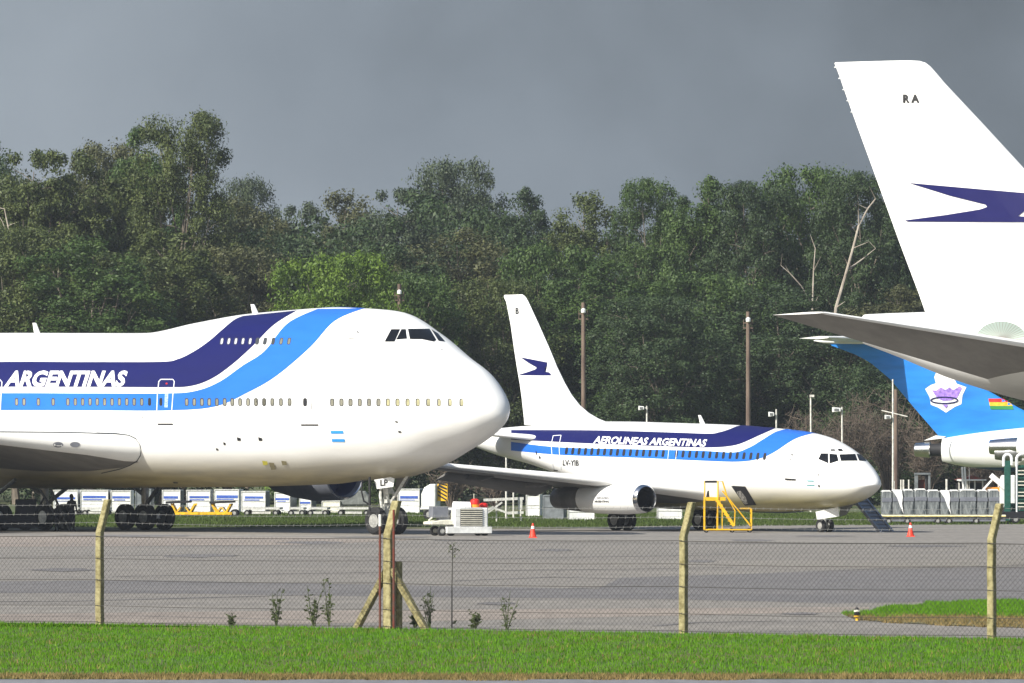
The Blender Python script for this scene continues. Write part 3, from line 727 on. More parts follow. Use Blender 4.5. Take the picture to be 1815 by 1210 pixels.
J.band('f', 'navy_stripe', [(-620, 654), (-60, 642), (150, 641.5), (284, 641), (316, 636), (345, 622), (371, 604), (393, 585), (415, 567), (431, 560)],
       [(-620, 694), (-60, 686), (150, 685.5), (290, 686), (338, 684), (375, 671), (410, 647), (445, 616), (485, 576), (527, 549.5)], M['navy'], j, crownJ, nu=110)
J.band('f', 'azure_stripe', [(-620, 704), (-60, 697), (150, 697), (290, 697), (345, 693), (388, 677), (430, 648), (469, 622), (510, 573), (564, 547)],
       [(-620, 731), (-60, 727), (150, 727), (300, 727), (382, 720), (440, 695), (490, 666), (549, 616), (593, 569), (644, 546.5)], M['azure'], j, crownJ, nu=110)
J.text('f', 'lettering', 'ARGENTINAS', 8, 657, 227, 685.5, M['lettering'], j, .03, .34, .04)
z1 = lambda *xs: [x / 2.75 for x in xs]
for px in z1(82, 118, 188, 260, 332, 368, 404, 440, 475, 511, 547, 583, 619, 655, 692): J.window('f', px, 712, 6.6, 14, j, M['rim'], M['pane'])
for px in (265.5, 285.5): J.window('f', px, 712, 5.5, 14, j, M['black'], None)
for px in z1(911, 948, 985, 1021, 1058, 1096, 1133, 1171, 1210, 1249, 1288) + [440 + v / 2.75 for v in (38, 78, 118, 160, 202)]: J.window('f', px, 712.3, 7.0, 14, j, M['rim'], M['pane'])
J.window('f', 541, 712.5, 7, 14.5, j, M['black'], None)
M['pane_tan'] = mat('tan_blind', (.36, .34, .19), .3, var=.3, scale=2)  # yellowish tan blinds of the foremost cabin windows
for i, v in enumerate((410, 455, 499, 544, 589, 635, 681, 728, 777, 826, 877, 929, 982, 1038)):
    J.window('f', 440 + v / 2.75, 712.8, 7.6 if i < 11 else 6.4, 14, j, M['rim'], M['pane'] if i < 6 else M['pane_tan'], dx=.4 + .07 * i, inner=.62 + .01 * i)
M['curtain'] = mat('drawn_blind', (.50, .50, .58), .4)
for i, px in enumerate((393.5, 405.8, 418.2, 430.9, 443.6, 456.4, 470.0, 484.5, 498.8, 512.6)):
    J.window('f', px, 604.6, 6.4, 12.5, j, M['rim'], M['curtain'] if i < 5 else (M['pane'] if i > 7 else None), slant=.18)
M['line'] = mat('door_outline', (.75, .77, .80), .5)
def quad(x0, y0, x1, y1, w):
    d = Vector((x1 - x0, y1 - y0)).normalized(); n = Vector((-d.y, d.x)) * w / 2
    return [(x0 + n.x, y0 + n.y), (x1 + n.x, y1 + n.y), (x1 - n.x, y1 - n.y), (x0 - n.x, y0 - n.y)]
def door(C, pts, w, m='line', name='door', close=False):
    pts = list(pts) + ([pts[0]] if close else [])
    return C.polys('f', name, [quad(*a, *b, w) for a, b in zip(pts, pts[1:])], M[m], C.root, .022, 6)
door(J, [(278.5, 727), (279.5, 700), (282, 676), (285.5, 672.3), (307, 672.3), (309.5, 676), (307, 700), (305, 727)], 1.5)
door(J, [(-26, 727), (-25, 700), (-22, 674), (0, 672.5), (4, 677), (2.5, 700), (1, 727)], 1.5)
J.polys('f', 'door_placard', [[(293, 697), (299, 697), (298, 722), (292, 722)]], mat('door_placard', (.35, .50, .85), .4, var=.5, scale=12), j, .026, 8)
J.polys('f', 'door_placard', [[(294.5, 678.5), (297.5, 678.5), (297.5, 681), (294.5, 681)]], M['red'], j, .026, 8)
door(J, [(551.5, 703), (552, 725)], .9, 'rim', 'door_seam')
for x0, x1, y in ((280, 307, 751.5), (534, 564.5, 752.8)):
    J.polys('f', 'door_step', [[(x0, y - 1.3), (x1, y - 1.3), (x1, y + 1.3), (x0, y + 1.3)]], M['black'], j, .022, 8)
for a, b, c, d in ((586.5, 608.5, 763, 768), (588.5, 611, 777.5, 782.5)):
    J.polys('f', 'flag_bar', [[(a, c), (b, c), (b + .6, d), (a + .6, d)]], M['nose_mark'], j, .022, 6)
for x, y, w, h in ((252.5, 738.5, 2, 2.5), (385, 795.5, 4, 4), (398, 785.5, 4, 5), (423.5, 777.5, 7, 6.5), (461.5, 777.5, 7, 6.5), (311, 854.5, 9, 2.5), (703, 747, 5, 3), (708.5, 764.5, 5.5, 3.5), (622.5, 599.3, 13, 1.3), (634.5, 588.3, 3.2, 3.2), (783, 620, 2, 2)):
    J.polys('f', 'vent', [[(x - w / 2, y - h / 2), (x + w / 2, y - h * .2), (x + w / 2, y + h / 2), (x - w * .3, y + h / 2)]], M['black'], j, .022, 6)
for x, y in ((470, 820), (482, 823), (484, 828), (504, 820)):
    J.polys('f', 'primer_patch', [[(x - 5, y - 4), (x + 4, y - 3), (x + 5, y + 3), (x - 3, y + 4)]], mat('primer_patch', (.55, .50, .05) if x < 475 else (.25, .22, .12), .7), j, .022, 6)
# flight deck glazing
for pl in ([(681.8, 605.5), (693.5, 583.6), (709, 583.6), (699.5, 605.5)], [(702.5, 601.8), (711.5, 583.6), (719, 583.6), (721.4, 600.3)],
           [(723, 583), (761, 583), (773, 602.5), (769, 605.5), (748, 601.2), (726.5, 601)], [(764, 583.4), (776, 591), (788.6, 605.3), (777, 604)]):
    J.polys('f', 'cockpit_window', [pl], M['glass'], j, .02, 5)
# blade aerials
def aerial(C, px0, px1, y0, px2, px3, y1, lift=0.0):
    mb = MB(); P = [C.plane(*q, 0) for q in ((px0, y0), (px1, y0), (px3, y1), (px2, y1))]
    P = [p - Vector((0, .03, 0)) for p in P]; mb.prism(P, (0, .06, 0)); return mb.build('aerial', M['white'], C.root)
aerial(J, 62, 72, 594, 58.5, 63.5, 572); aerial(J, 449, 460, 560, 445, 450, 539)
# wings, tail, engines
for s in (-1, 1):
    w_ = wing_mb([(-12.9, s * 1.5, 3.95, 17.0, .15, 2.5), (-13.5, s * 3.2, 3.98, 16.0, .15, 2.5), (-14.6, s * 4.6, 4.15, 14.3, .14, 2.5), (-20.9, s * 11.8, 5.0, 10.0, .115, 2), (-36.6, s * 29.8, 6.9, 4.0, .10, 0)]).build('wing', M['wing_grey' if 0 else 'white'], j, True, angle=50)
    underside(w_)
    if s < 0: J.surf('w', w_); wingr = w_
    wing_mb([(-50.5, s * 1.0, 7.2, 9.0, .10, 0), (-58.5, s * 11, 8.2, 2.6, .10, 0)]).build('tailplane', M['white'], j, True, angle=50)
    for xi, yi, zi in ((-15.9, 11.9, 2.72), (-24.2, 21.2, 3.55)):
        nb = MB(); nb.lathe([(xi, 1.24), (xi - .5, 1.32), (xi - 2, 1.36), (xi - 3.4, 1.2), (xi - 4.6, .95)], (0, s * yi, zi), n=36, cap=False); nac = nb.build('engine', M['nacelle_grey'], j, True)
        q = MB(); q.lathe([(xi - 1.3, 1.06), (xi - .2, 1.12), (xi + .06, 1.19), (xi + .02, 1.25), (xi - .35, 1.315)], (0, s * yi, zi), n=36, cap=False); q.build('inlet_lip', M['nacelle_grey'], nac, True)
        q = MB(); q.lathe([(xi + .03, 1.155), (xi + .085, 1.19), (xi + .03, 1.255)], (0, s * yi, zi), n=36, close=True); q.build('inlet_ring', M['silver'], nac, True)
        q = MB(); q.lathe([(xi - .25, 1.115), (xi - 1.25, 1.05), (xi - 1.3, .3), (xi - .85, .02)], (0, s * yi, zi), n=36, cap=False); q.build('inlet_throat', M['dblue'], nac, True)
        q = MB(); q.lathe([(xi - 4.2, .86), (xi - 6.2, .55), (xi - 6.6, .32), (xi - 7.3, .05)], (0, s * yi, zi), n=24); q.build('exhaust', M['steel'], nac, True)
        q = MB(); q.prism([(xi - 1.2, s * yi - .15, zi + 1.2), (xi - 4.5, s * yi - .15, zi + .8), (xi - 9.5, s * yi - .15, zi + 1.2), (xi - 6, s * yi - .15, zi + 2.2)], (0, .3, 0)); q.build('pylon', M['nacelle_grey'], nac)
vfin_mb([(9.0, -58, -46), (14, -60.2, -51.5), (19.3, -62.5, -57.5)]).build('tail_fin', M['white'], j, True, angle=50)
for x in (103, 133):
    J.polys('w', 'landing_light', [[(x + 9 * math.cos(t), 787.5 + 4.8 * math.sin(t)) for t in [k * .45 for k in range(14)]]], M['nacelle_grey'], j, .02, 8)
fwv = [v.co.copy() for v in fuJ.data.vertices]
fwf = [tuple(p.vertices) for p in fuJ.data.polygons]; nb_ = len(fwv)
fwv += [v.co.copy() for v in wingr.data.vertices]; fwf += [tuple(i + nb_ for i in p.vertices) for p in wingr.data.polygons]
J.bvh['fw'] = BVHTree.FromPolygons(fwv, fwf)
for pts in ([(-60, 764.5), (0, 765), (120, 766), (205, 768.5), (228, 771)], [(228, 771), (240, 777), (247, 786), (250, 796), (249, 806), (243, 816), (231, 824), (212, 831), (180, 838)]):
    J.polys('fw', 'wing_root_seam', [quad(*p, *q, 1.5) for p, q in zip(pts, pts[1:])], M['rim'], j, .02, 6)
J.polys('f', 'wing_root_seam', [quad(60, 760.5, 150, 762, .8), quad(185, 757, 196, 757.6, .8)], M['teal'], j, .015, 6)
# undercarriage
ng = MB(); ng.tube([(0, 0, 3.0), (0, 0, .62)], [.16, .11], 12); ng.tube([(0, -.62, .62), (0, .62, .62)], .09, 10); ng.tube([(0, 0, 1.1), (1.6, 0, 2.9)], .07, 8)
ng.tube([(.05, -.3, 1.05), (.05, -.42, 1.75), (-.1, -.2, 2.3)], .07, 8); ng.tube([(.1, .3, 1.15), (.1, .35, 1.8), (0, .15, 2.3)], .07, 8); ng.box((.18, 0, 1.5), (.28, .5, .16)); ng.box((.2, -.1, 1.95), (.3, .3, .22))
ng.tube([(-.35, -.2, 1.0), (-.1, 0, 1.35)], .05, 6); ng.tube([(.25, .2, .9), (.1, 0, 1.25)], .05, 6)
g = ng.build('nose_gear', M['gear_white'], j, True)
for y in (-.62, .62): wheel(g, (0, y, .62), .62, .44)
h = MB(); h.tube([W(655, 843, 352.5), W(655, 905, 352.5)], .055, 6); h.M = J.Mi
hh = MB(); hh.M = J.Mi; hh.tube([W(655, 845, 352.4), W(655.5, 875, 352.4), W(655, 906, 352.4)], .06, 6); hh.tube([W(642, 850, 352.4), W(641, 872, 352.4), W(645, 888, 352.4), W(653, 893, 352.4)], .045, 6)
hh.build('gear_hose', M['black'], g, True)
db = MB(); db.M = J.Mi; Zd = 352.6
P = [W(663, 850, Zd), W(692, 845.5, Zd), W(699.5, 848, Zd), W(697, 862.5, Zd), W(668, 866.5, Zd)]
db.prism([tuple(p) for p in P], (0, .09, 0)); gd = db.build('gear_door', M['white'], g)
db = MB(); db.M = J.Mi; db.prism([tuple(W(*q, 356)) for q in ((703, 843), (728, 840), (716, 862), (700, 868))], (.05, .12, 0)); db.build('gear_door', M['wing_grey'], g)
J.bvh['d'] = BVHTree.FromPolygons([v.co.copy() for v in gd.data.vertices], [tuple(p.vertices) for p in gd.data.polygons])
J.text('d', 'door_letters', 'LP', 674, 850, 687, 861, M['black'], gd, .02, 0, .02, -.05)
def bogie(x, y, zt):
    b = MB(); b.tube([(x, y, zt), (x, y, .66)], [.24, .16], 12); b.box((x, y, .66), (1.9, .22, .24)); b.tube([(x + .74, y - .6, .62), (x + .74, y + .6, .62)], .1); b.tube([(x - .74, y - .6, .62), (x - .74, y + .6, .62)], .1)
    b.tube([(x + .1, y, 1.2), (x + 2.4, y, zt)], .1, 8); b.tube([(x, y, 1.6), (x - 1.2, y * .7, zt)], .1, 8)
    g = b.build('main_gear', M['steel'], j, True)
    for dx in (-.74, .74):
        for dy in (-.58, .58): wheel(g, (x + dx, y + dy, .62), .62, .46, side_m='steel')
for s in (-1, 1): bogie(-22.9, s * 5.5, 3.4); bogie(-26.0, s * 1.9, 2.4)

# ------------------------------------------------------------------ twin engined airliner
A = Craft('airliner', 1462, 363.6, R(50.5), 'small twin engined airliner with blue stripes, parked whole beyond the jumbo nose', 'aeroplane')
a = A.root
dA = [0, .3, .8, 1.6, 2.5, 3.5, 5, 7, 10, 14, 18, 21, 24, 27, 29.3]
TA = [2.23, 2.69, 3.10, 3.62, 4.04, 4.38, 4.64, 4.80, 4.96, 5.06, 5.14, 5.15, 5.0, 4.85, 4.65]
BA = [2.23, 2.0, 1.66, 1.36, 1.20, 1.08, .98, .92, .95, 1.0, 1.22, 2.3, 3.0, 3.5, 4.0]
WA = [0, .498, .846, 1.187, 1.443, 1.621, 1.797, 1.88, 1.88, 1.88, 1.88, 1.75, 1.4, .85, .35]
MA = [2.23, 2.2, 2.25, 2.35, 2.5, 2.7, 2.9, 3.0, 3.05, 3.05, 3.05, 3.3, 3.8, 4.2, 4.35]
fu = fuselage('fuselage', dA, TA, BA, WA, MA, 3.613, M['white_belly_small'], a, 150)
A.surf('f', fu)
def crownA(x): return float(pchip(np.sqrt(dA), TA, np.array([math.sqrt(max(0, 3.613 - x))]))[0])
A.band('f', 'navy_stripe', [(906, 762), (1050, 762.5), (1180, 766), (1255, 768.5), (1275, 766), (1292, 761), (1306, 755.5), (1317, 753)],
       [(906, 779), (1050, 786), (1180, 791), (1240, 793), (1280, 792), (1310, 787), (1345, 772), (1379, 756.5)], M['navy'], a, crownA, nu=80, off=.010)
A.band('f', 'azure_stripe', [(906, 783), (993, 792.6), (1126, 796), (1240, 798.5), (1300, 801.5), (1328, 793), (1352, 779), (1376, 765), (1405, 758)],
       [(906, 798), (993, 806), (1126, 811), (1240, 816), (1308, 818), (1345, 813), (1372, 801.5), (1410, 777.5), (1449, 765.5)], M['azure'], a, crownA, nu=80, off=.010)
A.text('f', 'lettering', 'AEROLINEAS ARGENTINAS', 1052, 773, 1254, 786, M['lettering'], a, .03, .35, .03, .030)
A.text('f', 'registration', 'LV-YIB', 998, 814.5, 1026.5, 824.5, M['black'], a, .025, 0, .02, .03)
px = 1004.5; i = 0
M['pane_blue'] = mat('blind_in_blue_band', (.035, .11, .36), .3)
while px < 1366:
    t = (px - 1004) / 360
    pyy = 798.8 + t * 10.2
    if not (1183 < px < 1191): A.window('f', px, pyy, 5.3, 12.5, a, M['black'], None, slant=.16)
    px += 11.15 + 1.2 * t
door(A, [(980.5, 829), (978.5, 800), (977.5, 788), (981, 772.3), (995, 771.5), (991.5, 788), (992, 800), (994.5, 831)], 1.1)
door(A, [(1184, 815), (1186, 797), (1200, 797.5), (1198, 815.5)], .9, name='exit_hatch', close=True)
A.polys('f', 'door_step', [[(1391, 847.4), (1411, 848.6), (1410.6, 851.2), (1395, 850.8), (1391.4, 849.6)]], M['black'], a, .018, 6)
for q in ([(1429.5, 851), (1443, 851.3), (1443, 853), (1432, 852.8)], [(1430, 858.8), (1444, 858.9), (1444, 860.4), (1430.5, 860.2)]): A.polys('f', 'flag_bar', [q], M['teal'], a, .018, 6)
for x, y, w, h in ((1404, 805.6, 3, 3.6), (1401, 814, 5, 1.2), (1450.8, 841.2, 3.6, 2.2), (1451.8, 860.6, 3.4, 4), (1258.6, 836, 2.2, 2.2), (1421.5, 788, 1.8, 1.8), (951, 802, 2, 7), (957, 810, 3, 5), (985, 833, 8, 2)):
    A.polys('f', 'vent', [[(x - w / 2, y - h / 2), (x + w / 2, y - h * .2), (x + w / 2, y + h / 2), (x - w * .3, y + h / 2)]], M['black'], a, .018, 6)
for pl in ([(1450.7, 813.6), (1455.2, 803.6), (1467.8, 803.6), (1468.2, 821)], [(1470.2, 804.1), (1483.2, 805.3), (1486.4, 816.4), (1470.4, 821.6)], [(1487.6, 805.4), (1515.6, 804.7), (1519.8, 816.3), (1490.6, 816.8)],
           [(1518, 804.9), (1526.4, 804.9), (1532.6, 812.4), (1535, 817), (1522.6, 816.3)], [(1472.8, 796.4), (1479.4, 796.3), (1480, 799), (1472.4, 799)], [(1484.8, 795.4), (1492, 796), (1494.4, 799.4), (1486.2, 799.4)]):
    A.polys('f', 'cockpit_window', [pl], M['glass'], a, .016, 5)
hd = A.polys('f', 'cargo_hatch', [[(1296.7, 861.3), (1300, 860.6), (1321.4, 861.8), (1341, 894.5), (1320.5, 895.5)]], M['dark'], a, .016, 6)
M['freight'] = mat('freight_inside_hatch', (.05, .05, .05), .5, color2=(.45, .44, .40), scale=9)
A.polys('f', 'freight', [[(1306, 871), (1313, 869), (1322, 880), (1326, 892), (1321, 893.5), (1313, 884)]], M['freight'], hd, .024, 5)
aerial(A, 1242, 1250, 752.5, 1238.5, 1241.5, 735.5)
# fin, built on the plane of symmetry
def fin_levels(C, rows):
    lv = []
    for py, te, le in rows:
        p, q = C.plane(te, py, 0), C.plane(le, py, 0); lv.append(((p.z + q.z) / 2, p.x, q.x))
    return lv[::-1]
fo = vfin_mb(fin_levels(A, [(522, 894, 926), (524, 893, 929), (527, 893.5, 932), (534, 897, 936), (575, 905, 955), (618, 911, 974), (650, 916, 987), (679, 921, 1001), (700, 924, 1013), (718, 926, 1027), (732, 927.5, 1043), (742, 928.5, 1060), (752, 929, 1085)]), .08).build('tail_fin', M['white'], a, True, angle=50)
A.surf('fin', fo)
LOGO = [(.03, .02), (.45, .16), (.88, .30), (.875, .47), (.75, .85), (.79, .86), (.83, .81), (.93, .83), (.995, .91), (1, 1), (.70, 1.0), (.02, .985), (0, .955), (.27, .82), (.50, .68), (.545, .62), (.535, .56), (.30, .34)]
def logo(C, key, x0, y0, w, h, parent, m='navy', off=.02, xmax=1e9, tilt=0.0):
    return C.polys(key, 'bird_emblem', [[(x0 + u * w, y0 + v * h + tilt * u * w) for u, v in LOGO]], M[m], parent, off, 6)
logo(A, 'fin', 921, 632, 56, 33, a)
A.text('fin', 'fin_letter', 'B', 914.5, 545, 920, 556, M['black'], a, .03, 0, .02)
for s in (-1, 1):
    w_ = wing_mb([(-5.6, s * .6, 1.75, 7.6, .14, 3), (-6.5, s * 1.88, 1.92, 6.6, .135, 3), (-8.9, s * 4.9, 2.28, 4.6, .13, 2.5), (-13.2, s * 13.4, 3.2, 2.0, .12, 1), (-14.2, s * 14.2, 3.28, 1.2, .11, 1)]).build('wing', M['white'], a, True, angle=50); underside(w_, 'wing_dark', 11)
    # drooped flaps and slat along the wing
    fl = wing_mb([(-12.6, s * 2.2, 1.65, 1.5, .12, 22), (-12.7, s * 4.4, 1.9, 1.4, .12, 22)]); wing_mb([(-12.9, s * 5.6, 2.1, 1.3, .12, 22), (-14.4, s * 10.6, 2.75, 1.0, .12, 20)], fl); fl.build('flap', M['wing_dark'], w_, True, angle=50)
    ca = MB()
    for yy in (3.4, 6.6, 9.4): ca.lathe([(-9.5 - yy * .32, .01), (-10.5 - yy * .32, .2), (-12.3 - yy * .22, .22), (-14.4 - yy * .12, .03)], (0, s * yy, 1.55 + yy * .105), n=10)
    ca.build('flap_fairing', M['wing_grey'], w_, True)
    wing_mb([(-18.6, s * .5, 4.25, 3.6, .10, -3), (-22.6, s * 5.5, 4.85, 1.6, .10, -3)]).build('tailplane', M['white'], a, True, angle=50)
    xi, yi, zi = -7.05, s * 4.83, 1.52
    nb = MB(); nb.lathe([(xi, .63), (xi - .25, .67), (xi - 1.2, .72), (xi - 3.2, .70), (xi - 4.3, .645)], (0, yi, zi), n=36, cap=False); nac = nb.build('engine', M['white'], a, True)
    if s < 0: A.surf('n', nac)
    q = MB(); q.lathe([(xi - 4.29, .64), (xi - 5.2, .58), (xi - 6.4, .46), (xi - 6.45, .40), (xi - 5.9, .39)], (0, yi, zi), n=36, cap=False); q.build('thrust_reverser', M['wing_dark'], nac, True)
    q = MB(); q.lathe([(xi - .5, .50), (xi - .08, .53), (xi + .07, .585), (xi + .02, .635), (xi - .16, .668)], (0, yi, zi), n=36, cap=False); q.build('inlet_ring', M['silver'], nac, True)
    q = MB(); q.lathe([(xi - .45, .505), (xi - 1.0, .50), (xi - 1.02, .16), (xi - .6, .01)], (0, yi, zi), n=30, cap=False); q.build('inlet_throat', M['dark'], nac, True)
    q = MB(); q.prism([(xi - 1.2, yi - .12, zi + .5), (xi - 5.5, yi - .12, zi + .3), (xi - 5.5, yi - .12, zi + 1.0), (xi - 2.6, yi - .12, zi + 1.0), (xi - 1.4, yi - .12, zi + .74)], (0, .24, 0)); q.build('pylon', M['white'], nac)
A.text('n', 'nacelle_text', 'AEROLINEAS', 1058, 880, 1080, 884, M['nacelle_grey'], a, .02, 0, .01)
A.text('n', 'nacelle_text', 'ARGENTINAS', 1054, 886.5, 1080, 890, M['black'], a, .02, 0, .02)
ng = MB(); ng.tube([(0, 0, 1.6), (0, 0, .31)], [.10, .07], 10); ng.tube([(0, -.27, .31), (0, .27, .31)], .05); ng.tube([(0, 0, .7), (.7, 0, 1.5)], .045, 6); ng.box((.08, 0, .95), (.16, .26, .12))
g = ng.build('nose_gear', M['gear_white'], a, True)
for y in (-.24, .24): wheel(g, (0, y, .31), .31, .2)
for k, Zd in ((0, 363.0),):
    db = MB(); db.M = A.Mi; db.prism([tuple(W(*q, Zd)) for q in ((1445.5, 906.7), (1485.6, 898.3), (1487.3, 914.9), (1448, 920.8))], (0.02, .05, 0)); db.build('gear_door', M['white'], g)
db = MB(); db.M = A.Mi; db.prism([tuple(W(*q, 364.4)) for q in ((1488, 898), (1512, 893), (1500, 912), (1489, 915))], (.02, .05, 0)); db.build('gear_door', M['wing_grey'], g)
for s in (-1, 1):
    b = MB(); b.tube([(-11.38, s * 2.6, 1.7), (-11.38, s * 2.6, .5)], [.16, .11], 10); b.tube([(-11.38, s * 2.6 - .5, .5), (-11.38, s * 2.6 + .5, .5)], .08); b.tube([(-11.38, s * 2.6, .9), (-11.38, s * 1.2, 1.4)], .07, 6)
    g = b.build('main_gear', M['steel'], a, True)
    for dy in (-.36, .36): wheel(g, (-11.38, s * 2.6 + dy, .51), .51, .36, side_m='steel')
# forward airstair let down on the far side of the nose
st = MB(); st.M = A.Mi
top_, bot_ = W(1513, 884, 366), W(1562, 945, 362.8); dd = bot_ - top_; sd = Vector((.62, .5, 0)).normalized() * .75
for o_ in (Vector((0, 0, 0)), sd): st.bar(top_ + o_, bot_ + o_, .09, .16)
st.box((bot_ + sd / 2 + Vector((0, 0, .03))), (.5, .5, .06))
for k in range(9):
    p = top_ + dd * (k + .6) / 9.2; st.bar(p + Vector((-.05, 0, 0)), p + sd, .22, .04)
st.prism([tuple(top_), tuple(bot_), tuple(bot_ + sd), tuple(top_ + sd)], (-.03, -.02, -.05))
st.build('airstair', M['nacelle_grey'], a)

# ------------------------------------------------------------------ tall tail on the right
B = Craft('wide_body_airliner', 1640, 264, R(28), 'big white airliner with a tall fin marked RA and a long grey tailplane', 'aeroplane')
b_ = B.root
dB = [0, .6, 2, 4, 6.5, 9, 12, 16, 20, 30, 44, 47, 49, 50.3]
TB = [4.4, 5.4, 6.4, 7.5, 8.2, 8.4, 8.43, 8.43, 8.43, 8.43, 8.43, 8.43, 8.40, 8.36]
BB = [4.4, 3.9, 3.3, 2.95, 2.85, 2.8, 2.8, 2.8, 2.8, 3.1, 5.35, 6.15, 6.9, 7.35]
WB = [0, .8, 1.5, 2.1, 2.6, 2.78, 2.82, 2.82, 2.82, 2.75, 1.75, 1.35, .85, .5]
MB_ = [4.4, 4.7, 5.0, 5.3, 5.5, 5.6, 5.6, 5.6, 5.6, 5.75, 6.95, 7.3, 7.65, 7.85]
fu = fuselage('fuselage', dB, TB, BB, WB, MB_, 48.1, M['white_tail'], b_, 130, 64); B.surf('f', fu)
fo = vfin_mb(fin_levels(B, [(108.5, 1481, 1612), (109.5, 1479, 1630), (113, 1480, 1641), (120, 1483, 1650), (133, 1488, 1661.5), (148, 1493, 1674), (225, 1520.5, 1746), (300, 1548, 1815), (430, 1595, 1938), (520, 1629, 2030), (560, 1643, 2090)]), .09).build('tail_fin', M['white'], b_, True, angle=50); B.surf('fin', fo)
wk = MB()
for k in range(5):
    t = .02 + k * .045; p = B.plane(1479 + 162 * t, 109 + 441 * t, 0); MB().tube([p + Vector((.1, 0, 0)), p + Vector((-.07, 0, -.02))], .02, 5).build('static_wick', M['white'], b_)

B.text('fin', 'fin_letters', 'R A', 1601, 167, 1630, 182, M['black'], b_, .03, 0, .045)
logo(B, 'fin', 1604, 322.5, 268, 71, b_, off=.03)
for s in (-1, 1):
    def q(px, py, y): return B.plane(px, py, -abs(y))
    tt, tl, rt, rl = q(1370, 558, 9.7), q(1458, 553.5, 9.7), q(1752, 672, 1.2), q(1990, 634, 1.2)
    def inc(le, te): return math.degrees(math.atan2(le.z - te.z, le.x - te.x))
    mt_, ml_ = tt.lerp(rt, .5), tl.lerp(rl, .5)
    sec = [(p.x, s * abs(p.y), p.z, (p - e_).length, th, inc(p, e_)) for p, e_, th in ((rl, rt, .09), (ml_, mt_, .085), (tl.lerp(ml_, .04), tt.lerp(mt_, .05), .08), (tl, tt, .04))]
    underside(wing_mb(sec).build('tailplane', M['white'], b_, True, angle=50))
    wing_mb([(35, s * 2, 4.2, 11, .13, 2), (30.5, s * 10, 5.2, 7, .11, 1), (25.5, s * 29, 7.0, 2.6, .1, 0)]).build('wing', M['white'], b_, True, angle=50)
# pitch scale plate above the tailplane root
M['plate'] = mat('tailplane_slot_plate', (.26, .32, .28), .45, .2)
B.polys('f', 'slot_plate', [[(1775 + 46 * math.cos(t), 603 - 33 * math.sin(t)) for t in [math.pi * k / 16 for k in range(17)]]], M['plate'], b_, .02, 6)
B.polys('f', 'slot_plate_rib', [quad(1775, 603, 1775 + 45 * math.cos(t), 603 - 32 * math.sin(t), .9) for t in [math.pi * (k + .5) / 22 for k in range(22)]], M['wing_grey'], b_, .03, 9)
for s in (-1, 1):
    g = MB(); g.tube([(23, s * 5, 3.5), (23, s * 5, .7)], .2, 10); g.box((23, s * 5, .7), (1.8, .25, .25)); gg = g.build('main_gear', M['gear_white'], b_, True)
    for dx in (-.8, .8):
        for dy in (-.6, .6): wheel(gg, (23 + dx, s * 5 + dy, .68), .68, .48)
g = MB(); g.tube([(42, 0, 3.2), (42, 0, .5)], .14, 10); gg = g.build('nose_gear', M['gear_white'], b_, True)
for dy in (-.35, .35): wheel(gg, (42, dy, .52), .52, .35)
wk = MB(); p = B.plane(1710, 549.5, -.3); wk.tube([p, p + Vector((.9, 0, .01))], .02, 5); wk.tube([p + Vector((.75, 0, 0)), p + Vector((.95, 0, .01))], .05, 5); wk.build('beacon_bar', M['cream'], b_)

# ------------------------------------------------------------------ blue finned trijet behind it
C3 = Craft('trijet_airliner', 1665, 459, R(12), 'white airliner with a bright blue fin bearing a flag, behind the tall tail', 'aeroplane')
c3 = C3.root
dC = [0, .5, 1.5, 3, 5, 8, 14, 28, 34, 39, 41, 42]
x0C = 42.2
TC = [3.2, 3.9, 4.5, 5.2, 5.7, 5.85, 5.9, 5.75, 5.35, 4.9, 4.62, 4.45]
BC = [3.2, 2.6, 2.2, 1.95, 1.85, 1.8, 1.8, 2.0, 2.25, 2.6, 2.85, 3.1]
WC = [0, .7, 1.1, 1.5, 1.75, 1.88, 1.88, 1.88, 1.6, 1.15, .85, .62]
MC = [3.2, 3.3, 3.4, 3.6, 3.8, 3.9, 3.9, 3.9, 3.85, 3.8, 3.75, 3.72]
fu = fuselage('fuselage', dC, TC, BC, WC, MC, x0C, M['white_blue'], c3, 110, 64); C3.surf('f', fu)
fo = vfin_mb(fin_levels(C3, [(606, 1468, 1600), (612, 1474, 1606), (628, 1516, 1630), (638, 1535, 1650), (645, 1546, 1662), (672, 1578, 1715), (722, 1620, 1805), (760, 1653, 1880), (777, 1668, 1915)]), .07).build('tail_fin', M['fin_blue'], c3, True, angle=50); C3.surf('fin', fo)
zt = H + (YH - 603) * 459 / F
for s in (-1, 1): wing_mb([(-2.2, s * .15, zt + .1, 4.0, .10, 2), (-5.6, s * 5.4, zt + .12, 1.7, .10, 2)]).build('tailplane', M['white'], c3, True, angle=50)
q = MB(); q.lathe([(-7.4, .02), (-6.8, .16), (-4.5, .24), (-1.5, .22), (-.8, .02)], (0, 0, zt), n=14); q.build('tail_bullet', M['white'], c3, True)
q = MB(); q.lathe([(-1.45, .33), (-1.4, .40), (-.55, .47), (-.5, .40)], (0, 0, 3.78), n=28); q.build('tail_exhaust', M['silver'], c3, True)
q = MB(); q.lathe([(-.55, .36), (.35, .38)], (0, 0, 3.78), n=24); q.build('exhaust_gap', M['dark'], c3, True)
q = MB(); q.prism([(-.9, -.14, 4.32), (.2, -.14, 4.45), (.4, -.14, 4.55), (-.2, -.14, 4.62)], (0, .28, 0)); q.build('tail_fairing', M['white'], c3)
ex = MB(); ex.M = C3.Mi
